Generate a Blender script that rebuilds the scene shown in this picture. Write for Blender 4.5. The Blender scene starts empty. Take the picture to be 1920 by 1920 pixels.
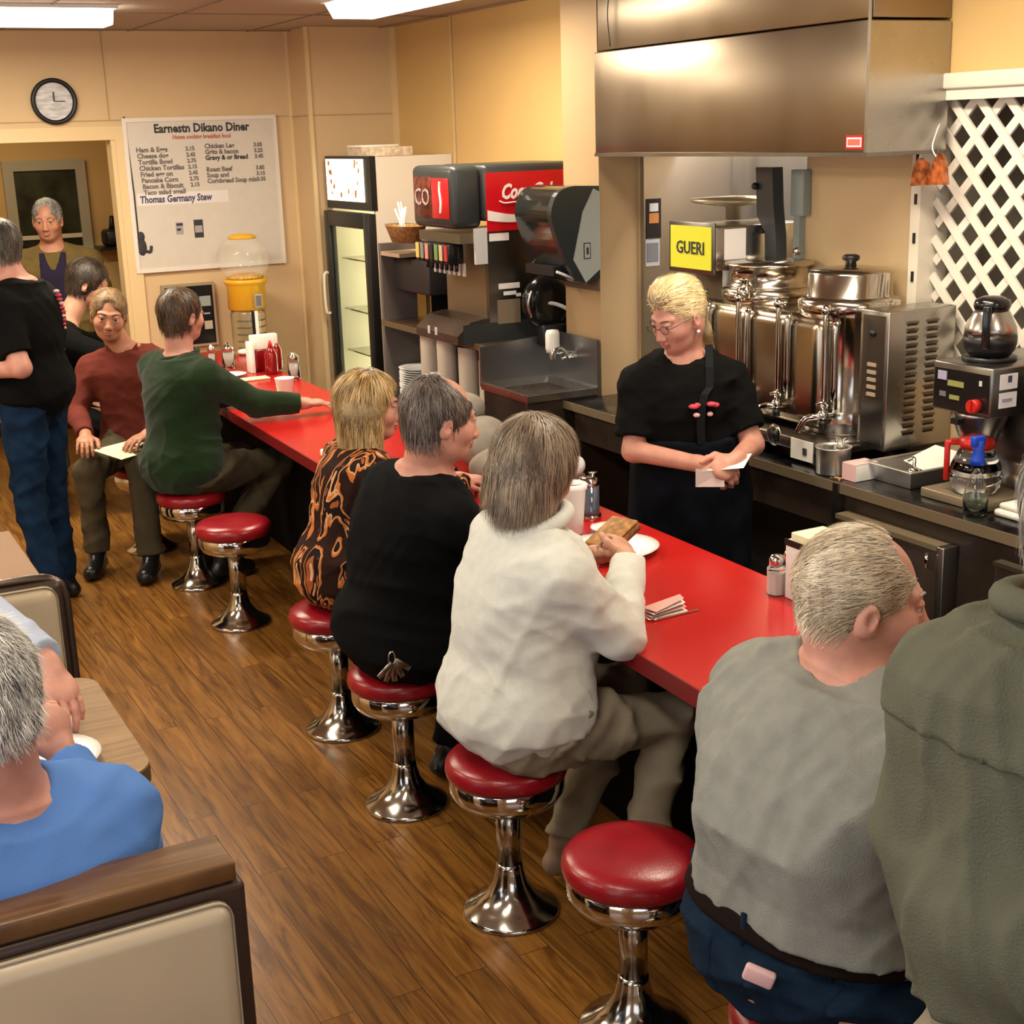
import bpy, bmesh, math, random
import numpy as np
from mathutils import Vector, Matrix, Euler
C = bpy.context.scene.collection
SC = bpy.context.scene
PI = math.pi
R = math.radians

# ------------------------------------------------------------------ camera, world, lights, exposure
cam_d = bpy.data.cameras.new('camera'); cam = bpy.data.objects.new('camera', cam_d); C.objects.link(cam)
def _cam():
    f, yaw, pitch, roll = 2598.8, .483345, .267692, -.0319283
    cy, sy, cp, sp = math.cos(yaw), math.sin(yaw), math.cos(pitch), math.sin(pitch)
    fwd = Vector((sy*cp, cy*cp, -sp)); right = Vector((cy, -sy, 0)); up = right.cross(fwd)
    r2 = math.cos(roll)*right+math.sin(roll)*up; u2 = -math.sin(roll)*right+math.cos(roll)*up
    m = Matrix((r2, u2, -fwd)).transposed().to_4x4(); m.translation = Vector((0, 0, 2.0))
    cam.matrix_world = m
    cam_d.sensor_width = 36; cam_d.sensor_fit = 'HORIZONTAL'; cam_d.lens = f*36/1920; cam_d.clip_start = .05
_cam(); SC.camera = cam
SC.view_settings.view_transform = 'Standard'; SC.view_settings.look = 'None'
SC.view_settings.gamma = 1; SC.view_settings.use_curve_mapping = False
SC.view_settings.exposure = 0.1
w = bpy.data.worlds.new('world'); SC.world = w; w.use_nodes = True
w.node_tree.nodes['Background'].inputs[0].default_value = (.55, .68, .9, 1)
w.node_tree.nodes['Background'].inputs[1].default_value = .06
def area(name, loc, rot, sx, sy, power, col):
    d = bpy.data.lights.new(name, 'AREA'); d.shape = 'RECTANGLE'; d.size = sx; d.size_y = sy; d.energy = power; d.color = col
    o = bpy.data.objects.new(name, d); C.objects.link(o); o.location = loc; o.rotation_euler = rot
    return o

# ------------------------------------------------------------------ materials
MATS = {}
def mat(name, col=(.5,.5,.5), rough=.5, metal=0., var=0., scale=20., stretch=(1,1,1), bump=0., bscale=None,
        col2=None, coat=0., trans=0., emit=None, estr=0., sheen=0., sss=0., ior=1.45, alpha=1., rvar=0.):
    if name in MATS: return MATS[name]
    m = bpy.data.materials.new(name); m.use_nodes = True; nt = m.node_tree; b = nt.nodes['Principled BSDF']
    def S(k, v):
        if k in b.inputs: b.inputs[k].default_value = v
    S('Base Color', (*col, 1)); S('Roughness', rough); S('Metallic', metal); S('IOR', ior)
    S('Coat Weight', coat); S('Transmission Weight', trans); S('Sheen Weight', sheen); S('Coat Roughness', .08)
    S('Subsurface Weight', sss)
    if sss: S('Subsurface Radius', (.01, .004, .002)); S('Subsurface Scale', 1.)
    if rough >= .8: S('Specular IOR Level', .12)
    if emit: S('Emission Color', (*emit, 1)); S('Emission Strength', estr)
    if alpha < 1: S('Alpha', alpha)
    if var or bump or col2 or rvar:
        tc = nt.nodes.new('ShaderNodeTexCoord'); mp = nt.nodes.new('ShaderNodeMapping'); mp.inputs['Scale'].default_value = stretch
        nt.links.new(tc.outputs['Object'], mp.inputs['Vector'])
        nz = nt.nodes.new('ShaderNodeTexNoise'); nz.inputs['Scale'].default_value = scale; nz.inputs['Detail'].default_value = 5
        nt.links.new(mp.outputs[0], nz.inputs['Vector'])
        if var or col2:
            cr = nt.nodes.new('ShaderNodeValToRGB'); e = cr.color_ramp.elements
            c2 = col2 if col2 else tuple(min(1, c*(1+var)) for c in col)
            c1 = col if col2 else tuple(c*(1-var) for c in col)
            e[0].position = .35; e[0].color = (*c1, 1); e[1].position = .65; e[1].color = (*c2, 1)
            nt.links.new(nz.outputs[0], cr.inputs[0]); nt.links.new(cr.outputs[0], b.inputs['Base Color'])
        if rvar:
            mr = nt.nodes.new('ShaderNodeMapRange'); mr.inputs['From Min'].default_value = .3; mr.inputs['From Max'].default_value = .7
            mr.inputs['To Min'].default_value = max(.02, rough-rvar); mr.inputs['To Max'].default_value = rough+rvar
            nt.links.new(nz.outputs[0], mr.inputs['Value']); nt.links.new(mr.outputs[0], b.inputs['Roughness'])
        if bump:
            n2 = nt.nodes.new('ShaderNodeTexNoise'); n2.inputs['Scale'].default_value = bscale or scale*3; n2.inputs['Detail'].default_value = 4
            nt.links.new(mp.outputs[0], n2.inputs['Vector'])
            bp = nt.nodes.new('ShaderNodeBump'); bp.inputs['Strength'].default_value = bump; bp.inputs['Distance'].default_value = .01
            nt.links.new(n2.outputs[0], bp.inputs['Height']); nt.links.new(bp.outputs[0], b.inputs['Normal'])
    MATS[name] = m; return m

# ------------------------------------------------------------------ object helpers
def tagp(o, label=None, cat=None, group=None, kind=None):
    if label: o['label'] = label
    if cat: o['category'] = cat
    if group: o['group'] = group
    if kind: o['kind'] = kind
    return o
def thing(name, label, cat, loc=(0,0,0), rz=0., group=None):
    o = bpy.data.objects.new(name, None); o.empty_display_size = .1; C.objects.link(o)
    o.location = loc; o.rotation_euler = (0, 0, rz)
    return tagp(o, label, cat, group)
class MB:
    "collects shapes into one mesh"
    n = 0
    def __init__(s): s.bm = bmesh.new(); s.mats = []
    def _mi(s, m):
        if m not in s.mats: s.mats.append(m)
        return s.mats.index(m)
    def _fin(s, n0, m, mtx, smooth):
        s.bm.faces.ensure_lookup_table(); mi = s._mi(m)
        vs = set()
        for f in s.bm.faces[n0:]:
            f.material_index = mi; f.smooth = smooth
            vs.update(f.verts)
        if mtx is not None: bmesh.ops.transform(s.bm, matrix=mtx, verts=list(vs))
        return s
    def add(s, verts, faces, m, mtx=None, smooth=False):
        n0 = len(s.bm.faces); vv = [s.bm.verts.new(v) for v in verts]
        for f in faces:
            try: s.bm.faces.new([vv[i] for i in f])
            except ValueError: pass
        return s._fin(n0, m, mtx, smooth)
    def box(s, x0, x1, y0, y1, z0, z1, m, bev=0., mtx=None, seg=2):
        MB.n += 1; e = [((MB.n*7+j*5) % 13-6)*5e-5 for j in range(6)]   # keeps touching faces from coinciding exactly
        x0 += e[0]; x1 += e[1]; y0 += e[2]; y1 += e[3]; z0 += e[4]; z1 += e[5]
        b2 = bmesh.new(); bmesh.ops.create_cube(b2, size=1)
        for v in b2.verts: v.co = Vector(((x0+x1)/2+v.co.x*(x1-x0), (y0+y1)/2+v.co.y*(y1-y0), (z0+z1)/2+v.co.z*(z1-z0)))
        if bev: bmesh.ops.bevel(b2, geom=list(b2.edges), offset=bev, segments=seg, affect='EDGES', profile=.5)
        b2.verts.index_update()
        s.add([v.co.copy() for v in b2.verts], [[v.index for v in f.verts] for f in b2.faces], m, mtx, bool(bev) and seg > 1); b2.free(); return s
    def lathe(s, prof, m, n=32, mtx=None, smooth=True, squash=1.):
        vs = []; fs = []; k = len(prof)
        for i in range(n):
            a = 2*PI*i/n
            for r, z in prof: vs.append((r*math.cos(a), r*math.sin(a)*squash, z))
        for i in range(n):
            for j in range(k-1):
                a, b = i*k+j, ((i+1) % n)*k+j
                fs.append((a, b, b+1, a+1))
        if prof[0][0] > 1e-6: fs.append([i*k for i in range(n)][::-1])
        if prof[-1][0] > 1e-6: fs.append([i*k+k-1 for i in range(n)])
        n0 = len(s.bm.faces); s.add(vs, fs, m, mtx, smooth)
        bmesh.ops.remove_doubles(s.bm, verts=[v for v in s.bm.verts if v.is_valid], dist=1e-6); return s
    def cyl(s, p, q, r, m, n=20, r2=None, smooth=True):
        p, q = Vector(p), Vector(q); d = q-p; L = d.length; r2 = r if r2 is None else r2
        mt = Matrix.Translation(p) @ d.to_track_quat('Z', 'Y').to_matrix().to_4x4()
        vs = []; fs = []
        for i in range(n):
            a = 2*PI*i/n; vs += [(r*math.cos(a), r*math.sin(a), 0), (r2*math.cos(a), r2*math.sin(a), L)]
        for i in range(n): a, b = 2*i, 2*((i+1) % n); fs.append((a, b, b+1, a+1))
        nf = len(s.bm.faces); s.add(vs, fs+[[2*i for i in range(n)][::-1], [2*i+1 for i in range(n)]], m, mt, smooth)
        s.bm.faces.ensure_lookup_table()
        for f in s.bm.faces[nf+n:]: f.smooth = False
        return s
    def tube(s, pts, r, m, n=10, sub=6, closed=False):
        P = [Vector(p) for p in pts]; Q = []
        if sub > 1 and len(P) > 2:
            N = len(P)
            for i in range(N if closed else N-1):
                p0 = P[(i-1) % N] if closed or i > 0 else P[i]; p1 = P[i]; p2 = P[(i+1) % N]; p3 = P[(i+2) % N] if closed or i+2 < N else p2
                for k in range(sub):
                    t = k/sub; Q.append(.5*((2*p1)+(-p0+p2)*t+(2*p0-5*p1+4*p2-p3)*t*t+(-p0+3*p1-3*p2+p3)*t**3))
            if not closed: Q.append(P[-1])
        else: Q = P
        vs = []; fs = []; N = len(Q); up = None
        for i, q in enumerate(Q):
            t = (Q[(i+1) % N]-Q[i-1]) if closed else (Q[min(i+1, N-1)]-Q[max(i-1, 0)])
            t.normalize()
            if up is None: up = t.orthogonal().normalized()
            up = (up-t*up.dot(t)).normalized(); sd = t.cross(up)
            rr = r(i/(N-1)) if callable(r) else r
            for k in range(n):
                a = 2*PI*k/n; vs.append(q+(up*math.cos(a)+sd*math.sin(a))*rr)
        for i in range(N if closed else N-1):
            for k in range(n):
                a = i*n+k; b = i*n+(k+1) % n; c = ((i+1) % N)*n
                fs.append((a, b, c+(k+1) % n, c+k))
        if not closed: fs += [list(range(n))[::-1], [(N-1)*n+k for k in range(n)]]
        return s.add(vs, fs, m, None, True)
    def prism(s, poly, t0, t1, m, axis='x', mtx=None, smooth=False):
        "polygon extruded along an axis; poly is given in the two other axes"
        def P(a, b, t): return {'x': (t, a, b), 'y': (a, t, b), 'z': (a, b, t)}[axis]
        n = len(poly); vs = [P(a, b, t0) for a, b in poly]+[P(a, b, t1) for a, b in poly]
        fs = [list(range(n))[::-1], list(range(n, 2*n))]+[(i, (i+1) % n, n+(i+1) % n, n+i) for i in range(n)]
        s.add(vs, fs, m, mtx, smooth); return s
    def ball(s, c, r, m, n=16, mtx=None):
        r = (r, r, r) if not hasattr(r, '__len__') else r
        vs = []; fs = []; h = n//2
        for i in range(h+1):
            th = PI*i/h
            for k in range(n): a = 2*PI*k/n; vs.append((c[0]+r[0]*math.sin(th)*math.cos(a), c[1]+r[1]*math.sin(th)*math.sin(a), c[2]+r[2]*math.cos(th)))
        for i in range(h):
            for k in range(n): fs.append((i*n+k, (i+1)*n+k, (i+1)*n+(k+1) % n, i*n+(k+1) % n))
        s.add(vs, fs, m, mtx, True)
        bmesh.ops.remove_doubles(s.bm, verts=list(s.bm.verts), dist=1e-6); return s
    def build(s, name, parent=None, loc=(0,0,0), rot=(0,0,0), **kw):
        bmesh.ops.recalc_face_normals(s.bm, faces=list(s.bm.faces))
        me = bpy.data.meshes.new(name); s.bm.to_mesh(me); s.bm.free()
        for m in s.mats: me.materials.append(m)
        o = bpy.data.objects.new(name, me); C.objects.link(o); o.parent = parent; o.location = loc; o.rotation_euler = rot
        tagp(o, **kw); return o
def dup(root, loc, rz=0., label=None, group=None, name=None):
    r = root.copy(); C.objects.link(r); r.location = loc; r.rotation_euler = (0, 0, rz)
    if label: r['label'] = label
    if group: r['group'] = group
    for ch in list(root.children):
        c = ch.copy(); C.objects.link(c); c.parent = r
        for g in ch.children:
            d = g.copy(); C.objects.link(d); d.parent = c
    return r
def text(name, body, size, loc, rot, m, parent=None, ext=.0006, align='CENTER', sx=1., sy=1., bold=0., shear=0., font=None, **kw):
    cu = bpy.data.curves.new(name, 'FONT'); cu.body = body; cu.size = size; cu.extrude = ext; cu.align_x = align; cu.align_y = 'CENTER'
    cu.offset = bold; cu.shear = shear; cu.resolution_u = 2
    t = bpy.data.objects.new(name+'_t', cu); C.objects.link(t); bpy.context.view_layer.update()
    me = bpy.data.meshes.new_from_object(t.evaluated_get(bpy.context.evaluated_depsgraph_get())); bpy.data.objects.remove(t)
    me.name = name; me.materials.clear(); me.materials.append(m)
    for v in me.vertices: v.co.x *= sx; v.co.y *= sy
    o = bpy.data.objects.new(name, me); C.objects.link(o); o.parent = parent; o.location = loc; o.rotation_euler = rot
    tagp(o, **kw); return o
FACE_MX = (PI/2, 0, -PI/2)   # text rotation for a face looking towards -X (customers)
FACE_MY = (PI/2, 0, 0)       # text rotation for a face looking towards -Y (camera end)

# ------------------------------------------------------------------ implicit surfaces (smooth unions meshed by surface nets)
def axis_pts(lo, hi, coarse, fine, rngs):
    p = [lo]
    while p[-1] < hi: p.append(p[-1]+(fine if any(a <= p[-1] <= b for a, b in rngs) else coarse))
    return np.array(p, np.float32)
def V(*a): return np.array(a, float)
def rcone(a, b, r1, r2):
    a, b = np.array(a, float), np.array(b, float); ba = b-a; L2 = max(float(ba@ba), 1e-12); rm = max(r1, r2)
    def f(X, Y, Z):
        x, y, z = X-a[0], Y-a[1], Z-a[2]
        h = np.clip((x*ba[0]+y*ba[1]+z*ba[2])/L2, 0, 1)
        return np.sqrt((x-h*ba[0])**2+(y-h*ba[1])**2+(z-h*ba[2])**2)-(r1+(r2-r1)*h)
    return f, (np.minimum(a, b)-rm, np.maximum(a, b)+rm)
def ellip(c, r, M=None):
    c, r = np.array(c, float), np.array(r, float); M = np.eye(3) if M is None else np.array(M, float)   # columns of M: local axes in world
    def f(X, Y, Z):
        x, y, z = X-c[0], Y-c[1], Z-c[2]
        u = (x*M[0,0]+y*M[1,0]+z*M[2,0]); v = (x*M[0,1]+y*M[1,1]+z*M[2,1]); q = (x*M[0,2]+y*M[1,2]+z*M[2,2])
        k0 = np.sqrt((u/r[0])**2+(v/r[1])**2+(q/r[2])**2); k1 = np.sqrt((u/r[0]**2)**2+(v/r[1]**2)**2+(q/r[2]**2)**2)+1e-9
        return k0*(k0-1)/k1
    e = np.abs(M)@r
    return f, (c-e, c+e)
def loft(P, W, D, side, front, infl=0., t0=0., t1=1., pw=2.3):
    "tube of oval sections along a bent spine; P are section centres"
    P = np.array(P, float); W = np.array(W, float)+infl; D = np.array(D, float)+infl
    A = P[-1]-P[0]; L = float(np.sqrt(A@A)); A = A/L; T = ((P-P[0])@A)/L
    side, front = np.array(side, float), np.array(front, float)
    def f(X, Y, Z):
        x, y, z = X-P[0,0], Y-P[0,1], Z-P[0,2]
        tt = (x*A[0]+y*A[1]+z*A[2])/L; t = np.clip(tt, t0, t1)
        sh = np.broadcast_shapes(tt.shape); tf = t.ravel()
        c = [np.interp(tf, T, P[:,i]).reshape(sh) for i in range(3)]
        w = np.interp(tf, T, W).reshape(sh); d = np.interp(tf, T, D).reshape(sh)
        dx, dy, dz = X-c[0], Y-c[1], Z-c[2]
        u = np.abs(dx*side[0]+dy*side[1]+dz*side[2])/w; v = np.abs(dx*front[0]+dy*front[1]+dz*front[2])/d
        lat = ((u**pw+v**pw+1e-9)**(1/pw)-1)*np.minimum(w, d)
        ax = np.maximum(t0-tt, tt-t1)*L
        return np.maximum(lat, ax)
    m = max(W.max(), D.max())
    return f, (P.min(0)-m, P.max(0)+m)
def plane(n, p):   # negative side of the normal is kept by a max
    n = np.array(n, float); n = n/np.sqrt(n@n); k = float(n@np.array(p, float))
    return lambda X, Y, Z: X*n[0]+Y*n[1]+Z*n[2]-k
def isect(prim, *fs):
    f0, bb = prim
    def f(X, Y, Z):
        d = f0(X, Y, Z)
        for g in fs: d = np.maximum(d, g(X, Y, Z))
        return d
    return f, bb
def disp(prim, fn):
    f0, bb = prim
    return (lambda X, Y, Z: f0(X, Y, Z)+fn(X, Y, Z)), bb
def smin(a, b, k):
    if k <= 0: return np.minimum(a, b)
    h = np.clip(k-np.abs(a-b), 0, None)/k
    return np.minimum(a, b)-h*h*k*.25
def sdf_mesh(prims, coarse=.012, fine=.005, boxes=(), post=None):
    "prims: list of (op, k, prim); boxes: list of (lo, hi) to refine"
    lo = np.min([p[2][1][0] for p in prims if p[0] == 'u'], 0)-.02; hi = np.max([p[2][1][1] for p in prims if p[0] == 'u'], 0)+.02
    ax = [axis_pts(lo[i], hi[i], coarse, fine, [(b[0][i], b[1][i]) for b in boxes]) for i in range(3)]
    val = np.full([len(a) for a in ax], .08, np.float32)
    for op, k, (f, bb) in prims:
        sl = []
        for i in range(3):
            a = np.searchsorted(ax[i], bb[0][i]-.045); b = np.searchsorted(ax[i], bb[1][i]+.045); sl.append(slice(int(a), int(b)))
        if any(s.stop-s.start < 1 for s in sl): continue
        X = ax[0][sl[0]][:, None, None]; Y = ax[1][sl[1]][None, :, None]; Z = ax[2][sl[2]][None, None, :]
        d = f(X, Y, Z).astype(np.float32); s = val[tuple(sl)]
        if op == 'u': val[tuple(sl)] = smin(s, d, k)
        elif op == 's': val[tuple(sl)] = -smin(-s, d, k)
    if post is not None:
        X = ax[0][:, None, None]; Y = ax[1][None, :, None]; Z = ax[2][None, None, :]
        val = val+post(X, Y, Z).astype(np.float32)
    return nets(val, ax)
def nets(val, ax):
    ins = val < 0; nx, ny, nz = val.shape
    m = np.zeros((nx-1, ny-1, nz-1), np.uint8)
    for i in (0, 1):
        for j in (0, 1):
            for k in (0, 1): m += ins[i:nx-1+i, j:ny-1+j, k:nz-1+k]
    act = (m > 0) & (m < 8); cells = np.argwhere(act); idx = -np.ones(act.shape, np.int64); idx[act] = np.arange(len(cells))
    acc = np.zeros((len(cells), 3)); cnt = np.zeros(len(cells))
    corners = [(i, j, k) for i in (0, 1) for j in (0, 1) for k in (0, 1)]
    cv = {c: val[cells[:, 0]+c[0], cells[:, 1]+c[1], cells[:, 2]+c[2]].astype(float) for c in corners}
    for c in corners:
        for a in range(3):
            if c[a]: continue
            d = list(c); d[a] = 1; d = tuple(d); v0, v1 = cv[c], cv[d]; s = (v0 < 0) != (v1 < 0)
            t = np.where(s, v0/np.where(s, v0-v1, 1), 0); p = np.tile(np.array(c, float), (len(cells), 1)); p[:, a] = t
            acc[s] += p[s]; cnt[s] += 1
    q = acc/cnt[:, None]; vs = np.empty((len(cells), 3))
    for a in range(3):
        i = cells[:, a]; vs[:, a] = ax[a][i]+q[:, a]*(ax[a][i+1]-ax[a][i])
    fs = []
    for a in range(3):
        b, c = (a+1) % 3, (a+2) % 3
        s0 = [slice(None)]*3; s1 = [slice(None)]*3; s0[a] = slice(0, -1); s1[a] = slice(1, None)
        e = np.argwhere(ins[tuple(s0)] != ins[tuple(s1)])
        e = e[(e[:, b] > 0) & (e[:, c] > 0) & (e[:, b] < val.shape[b]-1) & (e[:, c] < val.shape[c]-1)]
        if not len(e): continue
        flip = ins[tuple(s0)][e[:, 0], e[:, 1], e[:, 2]]
        o = np.zeros(3, int); ob = o.copy(); ob[b] = 1; oc = o.copy(); oc[c] = 1
        g = lambda off: idx[e[:, 0]-off[0], e[:, 1]-off[1], e[:, 2]-off[2]]
        qd = np.stack([g(o), g(ob), g(ob+oc), g(oc)], 1); qd[~flip] = qd[~flip][:, ::-1]; fs.append(qd)
    return vs, np.concatenate(fs)
def np_obj(name, vs, fs, mats, parent=None, matidx=None, origin=None, **kw):
    me = bpy.data.meshes.new(name); vs = np.asarray(vs, np.float32)
    if origin is not None: vs = vs-np.array(origin, np.float32)
    me.vertices.add(len(vs)); me.vertices.foreach_set('co', vs.ravel())
    me.loops.add(fs.size); me.loops.foreach_set('vertex_index', fs.ravel().astype(np.int32))
    me.polygons.add(len(fs)); me.polygons.foreach_set('loop_start', np.arange(0, fs.size, 4, dtype=np.int32))
    try: me.polygons.foreach_set('loop_total', np.full(len(fs), 4, dtype=np.int32))
    except Exception: pass
    me.polygons.foreach_set('use_smooth', np.ones(len(fs), bool))
    for m in mats: me.materials.append(m)
    if matidx is not None: me.polygons.foreach_set('material_index', matidx.astype(np.int32))
    me.update(calc_edges=True); me.validate()
    o = bpy.data.objects.new(name, me); C.objects.link(o); o.parent = parent; tagp(o, **kw); return o
def cloth_noise(seed, amp, fr=14., vert=False):
    "creased folds: sharp rounded ridges, stronger in some places than in others"
    rs = np.random.RandomState(seed); K = rs.normal(size=(5, 3))*fr*.55; ph = rs.rand(5)*6.28; K2 = rs.normal(size=(5, 3))*fr*.55
    K[:, 2] = K[:, 2]*.7+np.sign(K[:, 2])*fr*.5
    if vert: K[:, :2] *= 1.9; K[:, 2] *= .3; K2[:, 2] *= .4
    def f(X, Y, Z):
        s = 0
        for i in range(5):
            wv = np.sin(K2[i,0]*X+K2[i,1]*Y+K2[i,2]*Z+ph[i]*2)
            c = 1.07-np.sqrt(np.sin(K[i,0]*X+K[i,1]*Y+K[i,2]*Z+ph[i]+1.5*wv)**2+.03)
            mk = .5+.5*np.sin(K2[i,1]*.6*X-K2[i,0]*.6*Y+K2[i,2]*.5*Z+ph[i]*3)
            s = s-(c*c-.3)*mk/(1+.15*i)
        return s*amp*.95
    return f
# ------------------------------------------------------------------ palette
mat('skin', (.52, .27, .18), .5, var=.07, scale=30, bump=.06, bscale=400, sss=.25)
mat('skin_pink', (.54, .26, .195), .48, var=.09, scale=25, bump=.06, bscale=400, sss=.25)
mat('skin_tan', (.44, .2, .12), .5, var=.08, scale=25, bump=.05, bscale=400, sss=.2)
mat('lip', (.40, .155, .12), .45)
mat('eye_white', (.5, .44, .40), .2); mat('iris', (.03, .035, .04), .1)
def hairm(n, a, b, sc=16):
    m = mat(n, a, .45, var=.1, col2=b, scale=sc, stretch=(1.4, 1.4, .7)); nt = m.node_tree; bs = nt.nodes['Principled BSDF']; lk = bs.inputs['Base Color'].links[0]; src = lk.from_socket
    at = nt.nodes.new('ShaderNodeAttribute'); at.attribute_name = 'tone'; mr = nt.nodes.new('ShaderNodeMapRange'); mr.inputs['To Min'].default_value = .45; mr.inputs['To Max'].default_value = 1.5  # base mesh lacks tone and stays darker: shade painted in beneath the strands
    hs = nt.nodes.new('ShaderNodeHueSaturation'); nt.links.new(at.outputs['Fac'], mr.inputs['Value']); nt.links.new(mr.outputs[0], hs.inputs['Value']); nt.links.new(src, hs.inputs['Color']); nt.links.new(hs.outputs[0], bs.inputs['Base Color'])
hairm('hair_grey', (.17, .16, .15), (.42, .39, .36)); hairm('hair_white', (.44, .35, .24), (.80, .70, .54))
hairm('hair_brown', (.055, .032, .018), (.13, .08, .045)); hairm('hair_blonde', (.25, .15, .055), (.60, .42, .2))
hairm('hair_ash', (.14, .1, .07), (.36, .28, .2)); hairm('hair_platinum', (.62, .46, .22), (.9, .74, .45))
hairm('hair_dark', (.02, .012, .008), (.055, .035, .022)); hairm('hair_saltpepper', (.05, .038, .032), (.18, .14, .12))
hairm('hair_fair', (.16, .09, .04), (.36, .23, .12)); hairm('hair_dark_grey', (.04, .035, .033), (.14, .11, .09))
hairm('hair_silver', (.30, .29, .28), (.66, .64, .60))
mat('shoe_black', (.008, .008, .009), .3, bump=.1); mat('shoe_tan', (.25, .16, .1), .6)
mat('fleece', (.70, .71, .65), .95, var=.04, scale=40, bump=.5, bscale=500, sheen=.5)
mat('khaki', (.30, .26, .19), .85, var=.08, scale=14, bump=.25, bscale=300)
def steel(n, col, rough, bands=0., stretch=(1, 1, 30), sc=6): return mat(n, col, rough, 1., var=.06, scale=sc, stretch=stretch, rvar=bands)
steel('steel', (.42, .40, .37), .28, .03, (1, 1, 1), 5); steel('steel_dark', (.24, .23, .215), .3, .03, (1, 1, 1), 5); steel('steel_hood', (.30, .24, .175), .33, .05, (1, 1, .35), 2.6)
steel('pan_steel', (.62, .61, .59), .42, .04, (1, 1, 1), 6)
steel('steel_sheet', (.48, .46, .43), .32, .03, (1, 1, .6), 2)
mat('chrome', (.62, .60, .57), .07, 1.); mat('chrome_old', (.48, .45, .40), .16, 1., rvar=.08, scale=12)
mat('brass', (.55, .38, .12), .25, 1.)
mat('black', (.006, .006, .007), .4); mat('black_gloss', (.008, .008, .009), .15); mat('dark_grey', (.03, .033, .036), .35)
mat('grey_plastic', (.30, .34, .32), .4); mat('light_plastic', (.55, .56, .55), .4)
mat('white_plastic', (.78, .77, .74), .35); mat('foam', (.86, .85, .83), .6, sss=.1); mat('paper', (.82, .79, .72), .8, var=.03)
mat('paper_yellow', (.82, .74, .48), .8); mat('white_enamel', (.70, .64, .55), .35)
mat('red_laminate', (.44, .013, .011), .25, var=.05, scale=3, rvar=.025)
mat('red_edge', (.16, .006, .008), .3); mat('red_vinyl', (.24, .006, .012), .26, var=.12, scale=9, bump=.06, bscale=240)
mat('counter_base', (.003, .0025, .0025), .85)
mat('wall', (.60, .39, .15), .6, var=.03, scale=2, bump=.015, bscale=120); mat('wall_seam', (.40, .27, .13), .7)
mat('wall_light', (.58, .42, .235), .6, var=.03, scale=2, bump=.015, bscale=120)
mat('trim_cream', (.66, .50, .27), .45); mat('trim_white', (.72, .66, .54), .5); mat('lattice_white', (.76, .70, .60), .5)
mat('ceiling', (.42, .35, .28), .9, var=.05, scale=60, bump=.15, bscale=300); mat('ceiling_seam', (.22, .17, .12), .9)
mat('dark_brown', (.045, .025, .015), .45, var=.2, scale=15); mat('brown_strip', (.13, .09, .06), .6)
mat('dark_panel', (.035, .024, .018), .3, var=.15, scale=6, rvar=.08)
mat('glass', (.95, .95, .93), .03, trans=1., ior=1.45); mat('globe_glass', (.98, .95, .85), .03, alpha=.14, coat=1.)
mat('ketchup', (.22, .004, .006), .15, coat=.6); mat('board_white', (.56, .52, .46), .4, var=.02)
mat('board_frame', (.66, .62, .56), .4); mat('ink', (.03, .028, .035), .7); mat('ink_soft', (.14, .12, .12), .7); mat('ink_red', (.45, .14, .1), .7); mat('ink_blue', (.05, .06, .13), .7)
mat('coke_red', (.55, .006, .012), .3); mat('logo_white', (.85, .8, .78), .4); mat('coke_brown', (.11, .022, .012), .3, var=.6, scale=30)
mat('yellow_metal', (.66, .36, .02), .3); mat('sign_yellow', (.5, .46, .03), .4, emit=(.72, .68, .03), estr=.42)
mat('sign_glow', (.9, .85, .7), .4, emit=(1., .84, .56), estr=1.5); mat('fridge_glow', (.9, .88, .6), .5, emit=(1., .92, .58), estr=5.)
mat('lamp', (1, 1, 1), .5, emit=(1., .90, .72), estr=9.)
mat('blue_cap', (.01, .06, .5), .35); mat('red_plastic', (.5, .015, .01), .35); mat('orange', (.8, .09, .01), .4)
mat('pink_paper', (.72, .45, .44), .7); mat('green_liquid', (.3, .38, .25), .1, trans=.7); mat('tan_cloth', (.42, .37, .28), .9, bump=.3, scale=30)
mat('towel', (.72, .69, .62), .95, bump=.3, scale=40); mat('wicker', (.30, .17, .06), .6, var=.4, scale=60)
mat('grey_cloth', (.27, .24, .205), .9, var=.08, scale=20, bump=.25, bscale=200)
mat('booth_vinyl', (.47, .38, .265), .3, var=.03, scale=8, bump=.04, bscale=200); mat('booth_frame', (.035, .018, .012), .4)
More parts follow.
